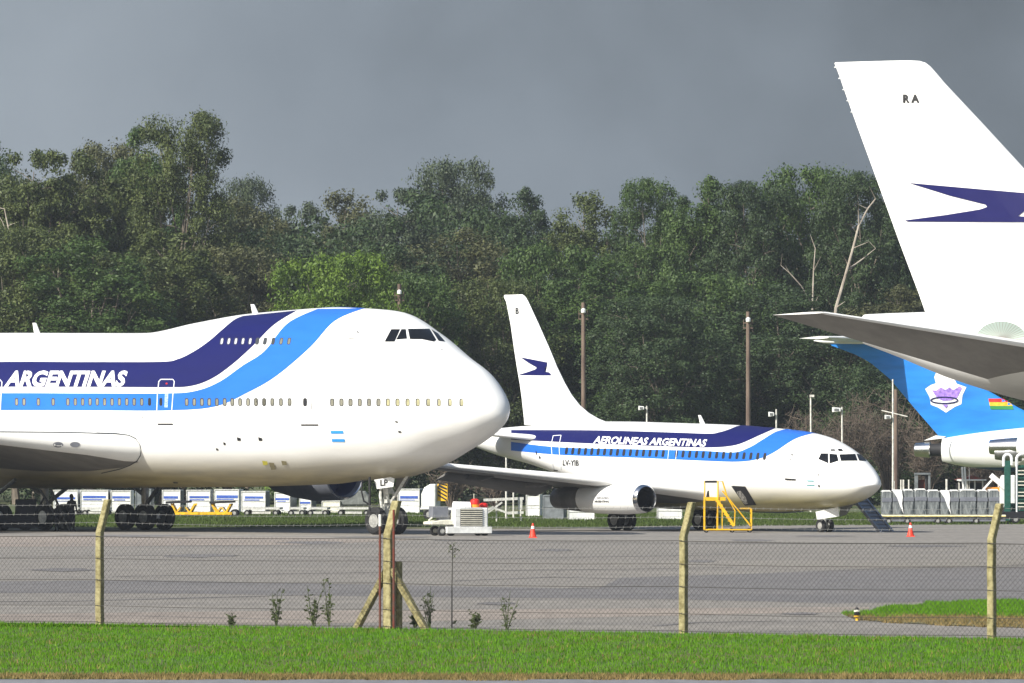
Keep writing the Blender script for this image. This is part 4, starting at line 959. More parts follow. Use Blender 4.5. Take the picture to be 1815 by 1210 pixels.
for s in (-1, 1):
    nb = MB(); nb.lathe([(9.4, .60), (9.2, .66), (8, .70), (6.2, .68), (5.0, .58)], (0, s * 2.75, 3.9), n=30); nac = nb.build('engine', M['white'], c3, True)
    q = MB(); q.lathe([(3.35, .36), (3.4, .42), (4.2, .50), (5.0, .56)], (0, s * 2.75, 3.95), n=28); q.build('exhaust', M['silver'], nac, True)
    q = MB(); q.lathe([(3.7, .40), (4.6, .52), (5.2, .50)], (0, s * 2.75, 3.62), n=20); q.build('reverser_bucket', M['steel'], nac, True)
    q = MB(); q.box((7, s * 2.0, 3.9), (3.4, 1.2, .25)); q.build('pylon', M['white'], nac)
    wing_mb([(24, s * 1.8, 2.2, 8.5, .12, 2), (20, s * 6, 2.6, 5, .11, 1), (13, s * 16.4, 3.4, 2.2, .1, 0)]).build('wing', M['white'], c3, True, angle=50)
    g = MB(); g.tube([(17, s * 2.85, 2.4), (17, s * 2.85, .6)], .15, 8); gg = g.build('main_gear', M['gear_white'], c3, True)
    for dy in (-.36, .36): wheel(gg, (17, s * 2.85 + dy, .6), .6, .4)
g = MB(); g.tube([(36, 0, 2.2), (36, 0, .4)], .1, 8); gg = g.build('nose_gear', M['gear_white'], c3, True)
for dy in (-.25, .25): wheel(gg, (36, dy, .4), .4, .25)
# emblem, flag and badges on the blue fin
em = [(1676, 653), (1685, 655), (1690, 661), (1691, 670), (1696, 680), (1713, 686), (1706, 700), (1704, 716), (1692, 721), (1677, 731), (1663, 722), (1650, 717), (1648, 704), (1640, 689), (1650, 682), (1659, 679), (1656, 668), (1660, 658), (1668, 653)]
e_ = C3.polys('fin', 'emblem', [em], M['lettering'], fo, .02, 10)
gem = [(1652, 691), (1660, 692), (1668, 686), (1676, 691), (1683, 686), (1690, 691), (1702, 684), (1705, 688), (1697, 704), (1686, 709), (1672, 710), (1661, 705)]
C3.polys('fin', 'gem', [gem], M['purple'], e_, .05, 10)
C3.polys('fin', 'ring', [quad(1674 + 24 * math.cos(t), 709 + 5.5 * math.sin(t), 1674 + 24 * math.cos(t + .3), 709 + 5.5 * math.sin(t + .3), 2.2) for t in [k * .285 for k in range(22)]], M['navy'], e_, .07, 10)
C3.polys('fin', 'beads', [[(1671, 717), (1681, 717), (1677, 723)]], M['purple'], e_, .07, 10)
for i, m_ in enumerate(('red', 'yellow', 'green')):
    y = 706.2 + i * 6.4; C3.polys('fin', 'flag_stripe', [[(1752 + i * 1.2, y), (1792 + i * 1.6, y + .4), (1793.4 + i * 1.6, y + 6.8), (1753.2 + i * 1.2, y + 6.4)]], M[m_], fo, .03, 12)
C3.polys('fin', 'badge', [[(1785 + 8 * math.cos(t), 702 + 6 * math.sin(t)) for t in [k * .57 for k in range(11)]]], M['lettering'], fo, .045, 12)
# ------------------------------------------------------------------ freight containers and trolleys on the verge
def container(px0, px1, top, base, side, label, m='boxwhite', band=True, rz=-.10, depth=1.5, group='freight containers under the jumbo jet', Z=None, taper=0.0, m_side='boxgrey'):
    Z = Z or GZ(base); w = (px1 - px0) * Z / F; h = (base - top) * Z / F; z0 = H - (base - YH) * Z / F; cr = random.Random(int(px0)); rz += cr.uniform(-.05, .05)
    P = W((px0 + px1) / 2, base, Z)
    root = empty('freight_container', (P.x, P.y, z0), rz, label, 'container', group)
    k = taper
    mb = MB(); mb.prism([(-w/2 + k * w, 0, 0), (w/2, 0, 0), (w/2, 0, h), (-w/2, 0, h), (-w/2, 0, h * .32 if k else h * .5)], (0, depth, 0)); mb.build('body', M[m], root, bevel=.012)
    mb = MB()
    for x in (-w/2, w/2 - .05):
        mb.box((x + .025, -.02, h * .62 if k and x < 0 else h / 2), (.05, .04, h * .72 if k and x < 0 else h))
    mb.box((0, -.02, h - .03), (w, .045, .06)); mb.box((k * w / 2, -.02, .035), (w * (1 - k), .045, .07)); mb.box((0, -.015, h * .52), (w * .98, .03, .035))
    mb.build('frame', M['gear_white' if m != 'boxgrey' else 'boxgrey'], root)
    if side: MB().box((w/2 + .012, depth / 2, h / 2), (.02, depth * .96, h * .94)).build('shaded_side_panel', M[m_side], root)  # grey puts the shade of the side turned from the sun into colour
    if band:
        bh = cr.uniform(.62, .72); q = MB(); q.box((w * cr.uniform(-.03, .04), -.012, h * bh), (w * cr.uniform(.74, .9), .02, h * cr.uniform(.09, .13))); q.box((-w * .06, -.012, h * (bh - .12)), (w * cr.uniform(.45, .7), .02, h * .05)); q.build('blue_stripe', M['boxblue'], root)
    return root
def wheels4(root, w, d, r, z=None):
    for x in (-w, w):
        for y in (-d, d): wheel(root, (x, y, z or r), r, .16)
def dolly(px0, px1, base, label, deck=.36, depth=1.5, rz=-.10, Z=None, m='gear_white', name='baggage_dolly'):
    Z = Z or GZ(base); w = (px1 - px0) * Z / F; P = W((px0 + px1) / 2, base, Z)
    root = empty(name, (P.x, P.y, 0), rz, label, 'trolley', 'low freight trolleys on the verge')
    MB().box((0, depth / 2, deck), (w, depth, .12)).build('deck', M[m], root, bevel=.01)
    q = MB()
    for x in (-w * .38, w * .38): q.box((x, depth / 2, .24), (.08, depth * .8, .14))
    q.tube([(w / 2, depth / 2, .3), (w / 2 + .9, depth / 2, .2)], .03, 6); q.box((0, depth * .1, .2), (w * .5, .05, .18)); q.build('chassis', M[m], root)
    for x in (-w * .38, w * .38):
        for y in (.12, depth - .12): wheel(root, (x, y, .17), .17, .12)
    return root
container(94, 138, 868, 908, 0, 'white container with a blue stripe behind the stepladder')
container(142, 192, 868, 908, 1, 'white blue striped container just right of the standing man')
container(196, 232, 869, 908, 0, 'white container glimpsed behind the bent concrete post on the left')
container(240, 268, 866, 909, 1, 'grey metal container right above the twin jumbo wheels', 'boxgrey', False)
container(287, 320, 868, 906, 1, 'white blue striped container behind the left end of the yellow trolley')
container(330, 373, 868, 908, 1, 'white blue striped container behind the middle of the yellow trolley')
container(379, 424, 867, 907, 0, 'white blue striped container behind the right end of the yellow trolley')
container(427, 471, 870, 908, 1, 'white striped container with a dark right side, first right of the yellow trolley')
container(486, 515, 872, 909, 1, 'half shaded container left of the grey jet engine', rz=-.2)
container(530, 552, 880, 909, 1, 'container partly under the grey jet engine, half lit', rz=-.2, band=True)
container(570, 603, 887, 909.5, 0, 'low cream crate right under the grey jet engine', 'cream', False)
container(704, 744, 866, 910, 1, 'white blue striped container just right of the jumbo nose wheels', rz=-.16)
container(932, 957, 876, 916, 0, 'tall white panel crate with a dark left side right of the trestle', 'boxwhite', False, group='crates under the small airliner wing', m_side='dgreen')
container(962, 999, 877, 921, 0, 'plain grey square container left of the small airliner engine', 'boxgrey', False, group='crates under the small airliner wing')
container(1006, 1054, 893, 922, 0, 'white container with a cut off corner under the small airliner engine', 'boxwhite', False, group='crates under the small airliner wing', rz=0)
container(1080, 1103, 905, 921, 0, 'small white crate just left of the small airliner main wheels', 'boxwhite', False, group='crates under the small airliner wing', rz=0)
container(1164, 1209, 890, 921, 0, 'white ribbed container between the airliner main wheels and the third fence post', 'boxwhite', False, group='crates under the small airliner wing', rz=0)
# grey tarpaulined load
q = MB(); Z = GZ(909.5); w = 52 * Z / F; P = W(629, 909.5, Z)
q.prism([(-w/2, 0, .45), (w/2, 0, .45), (w/2, 0, 1.0), (w*.36, 0, 1.32), (-w*.2, 0, 1.38), (-w*.42, 0, 1.2), (-w/2, 0, .9)], (0, 1.5, 0))
o = q.build('covered_load', M['tarp'], bevel=.08); o.location = (P.x, P.y, 0); tag(o, 'load under a grey tarpaulin behind the jumbo nose gear', 'covered load')
for p0, p1, l in ((92, 140, 'trolley under the container behind the stepladder'), (144, 192, 'trolley under the container right of the standing man'), (429, 496, 'white decked trolley nearest right of the yellow trolley'), (512, 538, 'short white trolley under the half lit container'),
                  (545, 580, 'white trolley left of the low cream crate'), (596, 656, 'white trolley under the tarpaulin load')):
    dolly(p0, p1, 914, l, deck=.42 - .0)
# yellow towing trolley with black cushions
Zy = GZ(916); P = W(353, 916, Zy); root = empty('yellow_trolley', (P.x, P.y, 0), -.06, 'yellow framed engine trolley with two black top pads under the jumbo jet', 'trolley')
u = Zy / F; q = MB()
for x in (-50, -8, 22, 56):
    s_ = 1 if x in (-50, 22) else -1
    for y in (0, 1.1): q.bar((x * u, y, .75), ((x + s_ * 9) * u, y, .22), .09, .10); q.bar(((x + s_ * 16) * u, y, .55), ((x + s_ * 9) * u, y, .22), .07)
for y in (0, 1.1): q.box((2 * u, y, .20), (112 * u, .10, .14))
for x in (-52, 0, 56): q.box((x * u, .55, .2), (.1, 1.2, .1))
q.build('frame', M['yellow'], root)
for x in (-38, 40): MB().box((x * u, .5, .84), (43 * u, 1.3, .13), Matrix.Rotation(-.04, 3, 'Y')).build('pad', M['black'], root, bevel=.02)
for x in (-60, -20, 62): wheel(root, (x * u, .1, .22), .22, .15); wheel(root, (x * u, 1.0, .22), .22, .15)

# ground power cart
P = W(812, 948, 348.5); P.z = 0; s_ = S(P.y); root = empty('ground_power_cart', (P.x, P.y, 0), .30, 'white ground power cart with a slatted grille, parked right of the jumbo jet nose wheels', 'power cart')
def m_(px): return px / s_
mb = MB(); mb.box((.55, .55, .78), (1.55, 1.5, .92)); mb.build('body', M['boxwhite'], root, bevel=.05)
mb = MB(); mb.box((.45, .55, .26), (2.1, 1.6, .3)); mb.build('skirt', M['boxwhite'], root, bevel=.02)
mb = MB(); mb.prism([(-.25, -.1, .62), (-.25, -.1, 1.0), (-.05, -.1, 1.22), (.0, -.1, .62)], (0, 1.2, 0)); mb.prism([(-1.25, -.1, .50), (-.2, -.1, .50), (-.2, -.1, .72), (-.75, -.1, .70), (-1.25, -.1, .62)], (0, 1.3, 0)); mb.build('drawbar_cover', M['cream'], root, bevel=.02)
mb = MB(); mb.box((.55, -.215, .82), (1.02, .03, .78)); g = mb.build('grille', M['dark'], root)
for k in range(9): MB().box((.55, -.24, .48 + k * .085), (1.0, .03, .035)).build('grille_slat', M['cream'], g)
mb = MB(); mb.box((-.75, .5, 1.05), (.75, .6, .5)); mb.box((-.55, .5, .8), (.5, .5, .35)); mb.build('control_box', M['nacelle_grey'], root, bevel=.03)
mb = MB(); mb.tube([(-1.2, .3, .5), (-1.25, .3, .7), (-1.0, .3, .9)], .04, 6); mb.box((-.75, .4, .56), (1.1, .9, .08)); mb.build('tow_frame', M['cream'], root)
for x, y in ((-.75, 0), (-.75, 1.1), (1.25, .1), (1.25, 1.1)): wheel(root, (x, y, .22), .22, .18)
wheel(root, (-.35, -.05, .22), .22, .14)
q = MB(); q.tube([(-.0, .7, 1.30), (.75, .7, 1.30)], [.22, .2], 12); q.build('white_tank', M['lettering'], root, True)
P2 = W(842, 887, P.y + 3)
def beacon(px, y0, y1, Z, label):
    P = W(px, y1, Z); h = (y1 - y0) * Z / F; r = 8 * Z / F
    root = empty('warning_drum', (P.x, Z, P.z), 0, label, 'warning drum', 'red and amber warning drums')
    MB().lathe([(h * .38, r), (h * .55, r * 1.05), (h * .85, r * .95), (h, r * .45)], axis='z', n=18).build('red_cap', M['red'], root, True)
    MB().lathe([(0, r * .8), (0.02, r * .86), (h * .38, r * .92)], axis='z', n=18).build('amber_base', M['amber'], root, True)
    return root, h
bc, hb = beacon(842, 868, 884, P.y + .9, 'red and amber warning drum on top of the white power cart'); bc.location.z = 1.24
MB().tube([(-.05, 0, hb * .9), (-.05, 0, hb + .22)], .015, 5).build('rod', M['cream'], bc)
b2, _ = beacon(857, 892, 908, P.y + 1.4, 'red and amber warning drum hanging at the right side of the white power cart')
b2.location.z = H - (907 - YH) * (P.y + 1.4) / F
# hazard striped vehicle tail and its white hood
Zh = GZ(922); P = W(770, 922, Zh); root = empty('striped_tractor', (P.x, Zh, 0), -.2, 'white tractor end with black and yellow hazard stripes behind the power cart', 'tractor'); u = Zh / F
mb = MB(); mb.prism([(-10 * u - .5, 0, .55), (2 * u, 0, .55), (2 * u, 0, 1.95), (-8 * u, 0, 1.95), (-19 * u, 0, 1.75), (-24 * u, 0, 1.4), (-24 * u, 0, .8)], (0, 1.3, 0)); mb.build('hood', M['boxwhite'], root, bevel=.05)
mb = MB(); mb.box((12 * u, .4, 1.5), (18 * u, .1, .92)); pnl = mb.build('stripe_panel', M['yellow'], root)
for k in range(5):
    z = 1.12 + k * .2; MB().prism([(4 * u, .34, z + .2), (20 * u, .34, z - .08), (20 * u, .34, z + .01), (4 * u, .34, z + .29)] if z + .29 < 1.97 else [(4 * u, .34, z + .1), (20 * u, .34, z - .08), (20 * u, .34, z + .01), (6 * u, .34, 1.94)], (0, -.012, 0)).build('black_stripe', M['black'], pnl)
wheel(root, (-10 * u, .1, .32), .32, .2); wheel(root, (10 * u, .2, .32), .32, .2)
# trestle of white tubes
Zt = GZ(925); P = W(895, 925, Zt); root = empty('white_trestle', (P.x, Zt, 0), 0, 'long low trestle of white tubes between the power cart and the crates', 'trestle'); u = Zt / F
q = MB(); zz = lambda py: H - (py - YH) * Zt / F
q.bar((-38 * u, 0, zz(886)), (33 * u, 0, zz(883)), .09, .14); q.bar((-34 * u, 0, zz(911)), (-5 * u, 0, zz(890)), .09); q.bar((-34 * u, 0, zz(905)), (-20 * u, 0, zz(898)), .12); q.bar((-20 * u, 0, zz(900)), (5 * u, 0, zz(909)), .10); q.bar((4 * u, 0, zz(909)), (33 * u, 0, zz(908)), .08, .14)
q.box((27 * u, 0, zz(894)), (8 * u, .08, 18 * u)); q.build('frame', M['gear_white'], root)
q = MB(); q.tube([(15 * u, -.3, zz(917)), (15 * u, -.3, zz(870))], .045, 6); q.build('upright', M['polewhite'], root)
for x in (-15, 28): MB().tube([(x * u, .3, 0), (x * u, .3, zz(885))], .05, 6).build('upright', M['polewhite'], root)
# cones
def cone(px, y0, y1, label):
    P = G(px, y1); h = (y1 - y0) * P.y / F
    root = empty('traffic_cone', P, 0, label, 'traffic cone', 'traffic cones')
    MB().lathe([(0.03, .155), (h * .9, .045), (h, .03)], axis='z', n=18).build('cone_body', M['orange'], root, True)
    MB().lathe([(h * .62, .083), (h * .80, .060)], axis='z', n=18, close=False).build('reflective_band', M['lettering'], root, True)
    MB().box((0, 0, .02), (.36, .36, .04)).build('base', M['orange'], root)
    return root
cone(944.5, 927, 953, 'orange cone on the apron between the power cart and the crates'); cone(1614, 926, 951, 'orange cone on the apron right of the folding airstair')

# yellow maintenance steps
Zs = 362.0; P = W(1288, 938, Zs); root = empty('maintenance_steps', (P.x, Zs, 0), 0, 'yellow wheeled maintenance steps and platform at the open cargo hatch', 'steps'); u = Zs / F
X = lambda px: (px - 1288) * u
Zz = lambda py: H - (py - YH) * Zs / F
q = MB(); D_ = 1.3
for y in (0, D_):
    q.bar((X(1249), y, .12), (X(1249), y, Zz(884)), .055); q.bar((X(1249), y, .14), (X(1301), y, .14), .055); q.bar((X(1272), y, .14), (X(1272), y, Zz(884)), .05)
    q.bar((X(1301), y, .14), (X(1332), y, .14), .055); q.bar((X(1332), y, .14), (X(1332), y, Zz(901)), .055); q.bar((X(1332), y, Zz(901)), (X(1312), y, Zz(901)), .05)
q.bar((X(1280), 0, .14), (X(1280), 0, Zz(900)), .045)
for x in (1249, 1301, 1332): q.bar((X(x), 0, .14), (X(x), D_, .14), .05)
q.build('frame', M['yellow'], root)
MB().box((X(1267), D_ / 2, Zz(884)), (38 * u, D_, .16)).build('platform', M['yellow'], root)
st = MB()
for y in (-.03, D_ * .6):
    st.bar((X(1271), y, Zz(886)), (X(1301), y, Zz(932)), .05, .13); 
for k in range(8):
    t = (k + .5) / 8; st.box((X(1271 + 30 * t), D_ * .29, Zz(886 + 46 * t)), (.24, D_ * .6, .03))
st.build('stair', M['yellow'], root)
hr = MB()
for y in (-.03, D_ * .6):
    hr.tube([(X(1273), y, Zz(884)), (X(1273), y, Zz(853)), (X(1281), y, Zz(853)), (X(1289), y, Zz(880)), (X(1303), y, Zz(905)), (X(1302), y, Zz(932))], .03, 6)
    hr.tube([(X(1281), y, Zz(870)), (X(1331), y, Zz(932))], .03, 6)
hr.tube([(X(1250), D_, Zz(884)), (X(1250), D_, Zz(853)), (X(1273), D_, Zz(853))], .03, 6); hr.build('handrail', M['yellow'], root, True)
MB().box((X(1261), D_ + .02, Zz(868)), (24 * u, .04, 28 * u)).build('back_panel', M['boxwhite'], root); MB().box((X(1260), -.02, Zz(853.5)), (21 * u, .08, .10)).build('top_pad', M['black'], root)
q = MB(); q.prism([(X(1252), D_ * .3, Zz(881)), (X(1258), D_ * .3, Zz(881)), (X(1257), D_ * .3, Zz(869)), (X(1254), D_ * .3, Zz(871))], (0, .2, 0)); q.build('tool_bag', M['black'], root)
for x in (1252, 1298, 1329):
    for y in (.05, D_ - .05): wheel(root, (X(x), y, .10), .10, .06)

# wrapped freight on a long bed, right
ZW = GZ(929); u = ZW / F; Zq = lambda py: H - (py - YH) * ZW / F
root = empty('long_freight_bed', ((1670 - CX) * u, ZW, 0), 0, 'long low dark roller bed with a yellow edge carrying the wrapped freight', 'trailer')
MB().box((0, .8, Zq(914)), (225 * u, 1.9, .10)).build('deck', M['cream'], root, bevel=.01); MB().box((0, -.17, Zq(914.5)), (225 * u, .03, .05)).build('yellow_edge', M['edge'], root)
MB().box((0, .8, Zq(920)), (224 * u, 1.7, .22)).build('chassis', M['nacelle_grey'], root)
for x in (-95, -62, -8, 12, 60, 95):
    wheel(root, (x * u, .0, .17), .17, .2); wheel(root, (x * u, 1.5, .17), .17, .2)
WR = [(1563, 1581, 869, 'narrow wrapped bale at the left end of the freight bed'), (1582, 1600, 868, 'second wrapped bale from the left with a white fold, behind the pole foot'), (1601, 1620, 867, 'third wrapped bale from the left, dark right edge'), (1621, 1643, 866, 'wrapped bale under the small booth'),
      (1644, 1666, 868, 'wrapped bale left of the torn white sheet'), (1667, 1683, 869, 'wrapped bale with a torn hanging white sheet'), (1684, 1700, 868, 'wrapped bale just under the twin white posts'), (1701, 1731, 867, 'widest wrapped bale with a bluish band'), (1732, 1751, 868, 'wrapped bale left of the last fence post'), (1752, 1772, 867, 'wrapped bale at the right end beside the green mast')]
for i, (x0, x1, y0, lab) in enumerate(WR):
    w = (x1 - x0) * u; h = (912 - y0) * u; q = MB(); r_ = random.Random(i)
    root = empty('wrapped_bale', (((x0 + x1) / 2 - CX) * u, ZW, Zq(912.3)), 0, lab, 'wrapped freight', 'plastic wrapped freight bales')
    c = min(.12, w * .2); q.prism([(-w/2, 0, 0), (w/2, 0, 0), (w/2 + r_.uniform(-.02, .02), 0, h - c), (w/2 - c, 0, h), (-w/2 + c, 0, h), (-w/2 + r_.uniform(-.02, .02), 0, h - c)], (0, 1.3, 0))
    q.build('bale', M['wrap'], root, bevel=.05)
    q = MB(); q.box((0, -.015, h * .62), (w * .96, .02, .20)); q.build('printed_band', M['nacelle_grey'], root)
    q = MB(); q.prism([(-w/2 - .01, -.02, h - .04), (-w/2 + .05, -.02, h - c * .9), (-w/2 + c, -.02, h - .05), (w/2 - c, -.02, h - .05), (w/2 - .02, -.02, h - c), (w/2 - c, -.02, h + .02), (-w/2 + c, -.02, h + .02)], (0, 1.33, 0)); q.build('top_sheet', M['boxwhite'], root)
    if i in (1, 5):
        q = MB(); q.prism([(-.28, -.05, h), (.2, -.05, h + .02), (.26, -.05, h - .35), (.22, -.05, h - .7), (.30, -.05, h - 1.2), (.1, -.05, h - .75), (-.02, -.05, h - .4)], (0, .02, 0)); q.build('torn_sheet', M['lettering'], root)

# high loader at the right edge: green masts, white guards and ladder
ZL = GZ(928); u = ZL / F; Zl = lambda py: H - (py - YH) * ZL / F; XL = lambda px: (px - 1795) * u
root = empty('high_loader', ((1795 - CX) * u, ZL, 0), 0, 'dark green high loader with white guard hoops and ladder at the right edge', 'loader')
for x in (1786,): MB().box((XL(x), .1, (Zl(818)) / 2 + .1), (11 * u, .3, Zl(818) - .1)).build('mast', M['dgreen'], root, bevel=.02)
MB().box((XL(1797), .7, Zl(890) / 2), (16 * u, .6, Zl(890) - .1)).build('mast', M['dgreen'], root, bevel=.02)
for x0, x1 in ((1779, 1793), (1802, 1830)):
    q = MB(); a0, a1 = XL(x0), XL(x1); r_ = (a1 - a0) / 2; zc = Zl(812)
    q.tube([(a0, 0, Zl(826)), (a0, 0, zc)] + [((a0 + a1) / 2 - r_ * math.cos(t), 0, zc + min(r_, .25) * math.sin(t)) for t in (.5, 1.0, 1.57, 2.1, 2.6)] + [(a1, 0, zc), (a1, 0, Zl(824))], .075, 8); q.build('guard_hoop', M['lettering'], root, True)
q = MB(); q.tube([(XL(1802), -.05, Zl(822)), (XL(1802), -.05, Zl(912)), (XL(1832), -.05, Zl(912)), (XL(1832), -.05, Zl(822))], .05, 6); g = q.build('ladder', M['lettering'], root)
for k in range(13): MB().box((XL(1817), 0, Zl(822) - .16 - k * .185), (28 * u, .1, .05)).build('rung', M['cream' if k % 3 else 'dgreen'], g)
MB().box((XL(1817), .12, Zl(868)), (28 * u, .06, 88 * u)).build('ladder_backing', M['dgreen'], root)
MB().box((XL(1850), .9, .45), (160 * u, 2.0, .35)).build('chassis', M['black'], root, bevel=.03)
for x in (1800, 1850, 1900): wheel(root, (XL(x), .0, .22), .22, .2)
MB().box((XL(1880), 1.0, 1.7), (90 * u, 1.6, 2.0)).build('cab', M['boxwhite'], root, bevel=.05)
# white truck with a raised arm
ZT = 432; u = ZT / F; Zt_ = lambda py: H - (py - YH) * ZT / F; XT = lambda px: (px - 1775) * u
root = empty('lift_truck', ((1775 - CX) * u, ZT, 0), 0, 'white truck with a folded white arm behind the green masts', 'truck')
q = MB(); q.bar((XT(1742), 0, Zt_(868)), (XT(1762), 0, Zt_(846)), .12, .1); q.bar((XT(1756), 0, Zt_(842)), (XT(1782), 0, Zt_(864)), .35, .28); q.build('arm', M['lettering'], root)
q = MB(); q.prism([(XT(1772), 0, .5), (XT(1800), 0, .5), (XT(1800), 0, Zt_(842)), (XT(1778), 0, Zt_(842)), (XT(1772), 0, Zt_(858))], (0, 1.8, 0)); q.build('cab', M['boxwhite'], root, bevel=.05)
MB().box((XT(1768), .9, Zt_(868)), (44 * u, 1.6, .28)).build('load_bed', M['amber'], root); MB().box((XT(1770), .9, .7), (90 * u, 1.5, .3)).build('chassis', M['black'], root)
for x in (1745, 1790): wheel(root, (XT(x), .0, .42), .42, .25); wheel(root, (XT(x), 1.7, .42), .42, .25)
# roof shed, booth, posts beyond
ZR = 470; u = ZR / F; Zr = lambda py: H - (py - YH) * ZR / F; XR = lambda px: (px - CX) * u
root = empty('open_shed', (XR(1722), ZR, 0), 0, 'low open shed with a pale edged roof beyond the wrapped freight', 'shed')
q = MB(); q.prism([(-25 * u, 0, Zr(851)), (-25 * u, 0, Zr(849.5)), (3 * u, 0, Zr(842.5)), (22 * u, 0, Zr(849)), (22 * u, 0, Zr(851))], (0, 3, 0)); q.build('roof', M['rust'], root)
MB().box((-1 * u, -.05, Zr(850.5)), (50 * u, .1, .08)).build('fascia', M['lettering'], root)
q = MB()
for x in (-22, -8, 6, 20): q.box((x * u, .1, Zr(851) / 2), (.08, .08, Zr(851)))
q.build('post', M['polewhite'], root); MB().box((0, 2.9, .9), (46 * u, .05, 1.8)).build('back_wall_panel', M['dark'], root)
root = empty('booth', (XR(1635), ZR, 0), 0, 'small grey framed booth with a dark opening above the wrapped freight', 'booth')
q = MB(); q.box((-11 * u, 0, Zr(838) / 2), (6 * u, .3, Zr(838))); q.box((12 * u, 0, Zr(838) / 2), (4 * u, .3, Zr(838))); q.box((0, 0, Zr(839.5)), (29 * u, .4, .12)); q.build('frame', M['boxgrey'], root, bevel=.01)
MB().box((1 * u, .35, Zr(850) / 2), (20 * u, .3, Zr(850))).build('back_panel', M['rust'], root); q = MB(); q.box((6 * u, .12, Zr(842)), (16 * u, .06, .1)); q.tube([(7 * u, .1, Zr(868)), (7 * u, .1, Zr(842))], .1, 6); q.build('fitting', M['black'], root)
for x, y0, w, l in ((1597, 850, .05, 'short white post behind the freight bed, first of two close together'), (1601.5, 850, .06, 'short white post behind the freight bed, second of two close together'), (1611, 850, .05, 'short white post between the pair and the booth'), (1678, 849, .07, 'short white post between the booth and the tall twin posts'),
                    (1585, 852, .04, 'thin short post right beside the tall white lamp pole'), (1718, 830, .03, 'thin grey rod rising over the open shed roof')):
    q = MB(); q.tube([(0, 0, 0), (0, 0, Zr(y0))], w, 7); o = q.build('short_post', M['polewhite']); o.location = (XR(x), ZR, 0); tag(o, l, 'post', 'short posts beyond the wrapped freight')
root = empty('twin_posts', (XR(1703), ZR - 3, 0), 0, 'pair of tall leaning white posts with a cross tube above the wrapped freight', 'posts')
for dx in (0, 4.5):
    MB().bar(((dx + 2) * u, 0, 0), ((dx - 3) * u, 0, Zr(827)), .11).build('post', M['lettering'], root)
MB().bar((-8 * u, 0, Zr(851)), (40 * u, 0, Zr(850)), .07).build('cross_tube', M['lettering'], root)

# ------------------------------------------------------------------ poles and lamps
def pole(px, top, Z, r, m, label, group, name='utility_pole', cat='pole', base_m=None):
    zt_ = H - (top - YH) * Z / F
    root = empty(name, ((px - CX) * Z / F, Z, 0), 0, label, cat, group)
    MB().tube([(0, 0, -.2), (.01, 0, zt_ * .5), (0, 0, zt_)], [r * 1.15, r, r * .85], 9).build('pole_shaft', M[m], root, True)
    return root, zt_, Z / F
for px, tp, Z, lab in ((1034, 536, 505, 'tall rusty utility pole behind the small airliner fin'), (1326, 552, 505, 'tall rusty utility pole behind the small airliner stripes, right of its twin'), (708, 503, 528, 'dark rusty pole top hidden in the trees over the jumbo cockpit')):
    root, zt_, u = pole(px, tp, Z, 4.2 * Z / F, 'pole', lab, 'rusty utility poles')
    q = MB()
    for dz in (20, 29): q.bar((-9 * u, 0, zt_ - dz * u), (9 * u, 0, zt_ - dz * u), .08)
    for x in (-8, 7): q.bar((x * u, 0, zt_ - 31 * u), (x * u, 0, zt_ - 14 * u), .04)
    q.build('crossarm', M['pole'], root)
    q = MB(); q.lathe([(-.16, .05), (-.1, .15), (.1, .15), (.18, .04)], (0, -.32, zt_ - 15 * u), 'z', 10); q.build('insulator', M['lettering'], root, True)
def lamp_pole(px, top, Z, label, side=-1, lx=10, ly=4, hw=9, hh=8, m='polewhite'):
    root, zt_, u = pole(px, top, Z, 1.7 * Z / F, m, label, 'white floodlight poles', 'floodlight_pole', 'floodlight')
    h = MB()
    if hw:
        c = Vector((side * lx * u, -.05, zt_ - ly * u))
        MB().tube([(0, 0, zt_ - ly * u), c], .04, 6).build('bracket', M[m], root)
        h.prism([(c.x - hw / 2 * u, -.25, c.z - hh / 2 * u), (c.x + hw / 2 * u, -.25, c.z - hh * .35 * u), (c.x + hw / 2 * u, -.25, c.z + hh * .35 * u), (c.x - hw / 2 * u, -.25, c.z + hh / 2 * u)], (0, .4, 0)); hd_ = h.build('lamp_head', M['boxwhite'], root, bevel=.02)
        MB().box((c.x, -.26, c.z), (hw * .55 * u, .02, hh * .5 * u)).build('lens', M['steel'], hd_)
    return root, zt_, u
lamp_pole(1146.5, 719, 480, 'white floodlight pole sticking up behind the middle of the small airliner roof', -1, 10, 4, 10, 8)
lamp_pole(1376, 725, 480, 'white floodlight pole behind the azure stripe of the small airliner', -1, 9, 9, 10, 9)
r_, z_, u_ = lamp_pole(1437, 702, 480, 'plain white pole with a tiny flat cap, between two floodlights', 1, 0, 0, 0, 0)
MB().box((2 * u_, -.05, z_ + .02), (8 * u_, .2, .14)).build('cap', M['polewhite'], r_)
lamp_pole(1492.5, 721, 480, 'white floodlight pole with a big square head behind the small airliner cockpit', -1, 10, 5, 15, 9)
r_, z_, u_ = lamp_pole(1582.5, 672, 455, 'tallest white lamp pole with a slanting crossarm, right of the small airliner nose', -1, 9, 67, 11, 8)
q = MB(); q.bar((-20 * u_, 0, z_ - 55 * u_), (26 * u_, 0, z_ - 66 * u_), .06); q.build('crossarm', M['polewhite'], r_)
root, zt_, u = pole(1588, 690, 500, .14, 'pole', 'brown pole directly behind the tallest white lamp pole', 'rusty utility poles')
root, zt_, u = pole(897, 772, 430, .05, 'polewhite', 'thin white rod between the jumbo nose and the small airliner tail', 'white floodlight poles', 'thin_pole', 'pole')

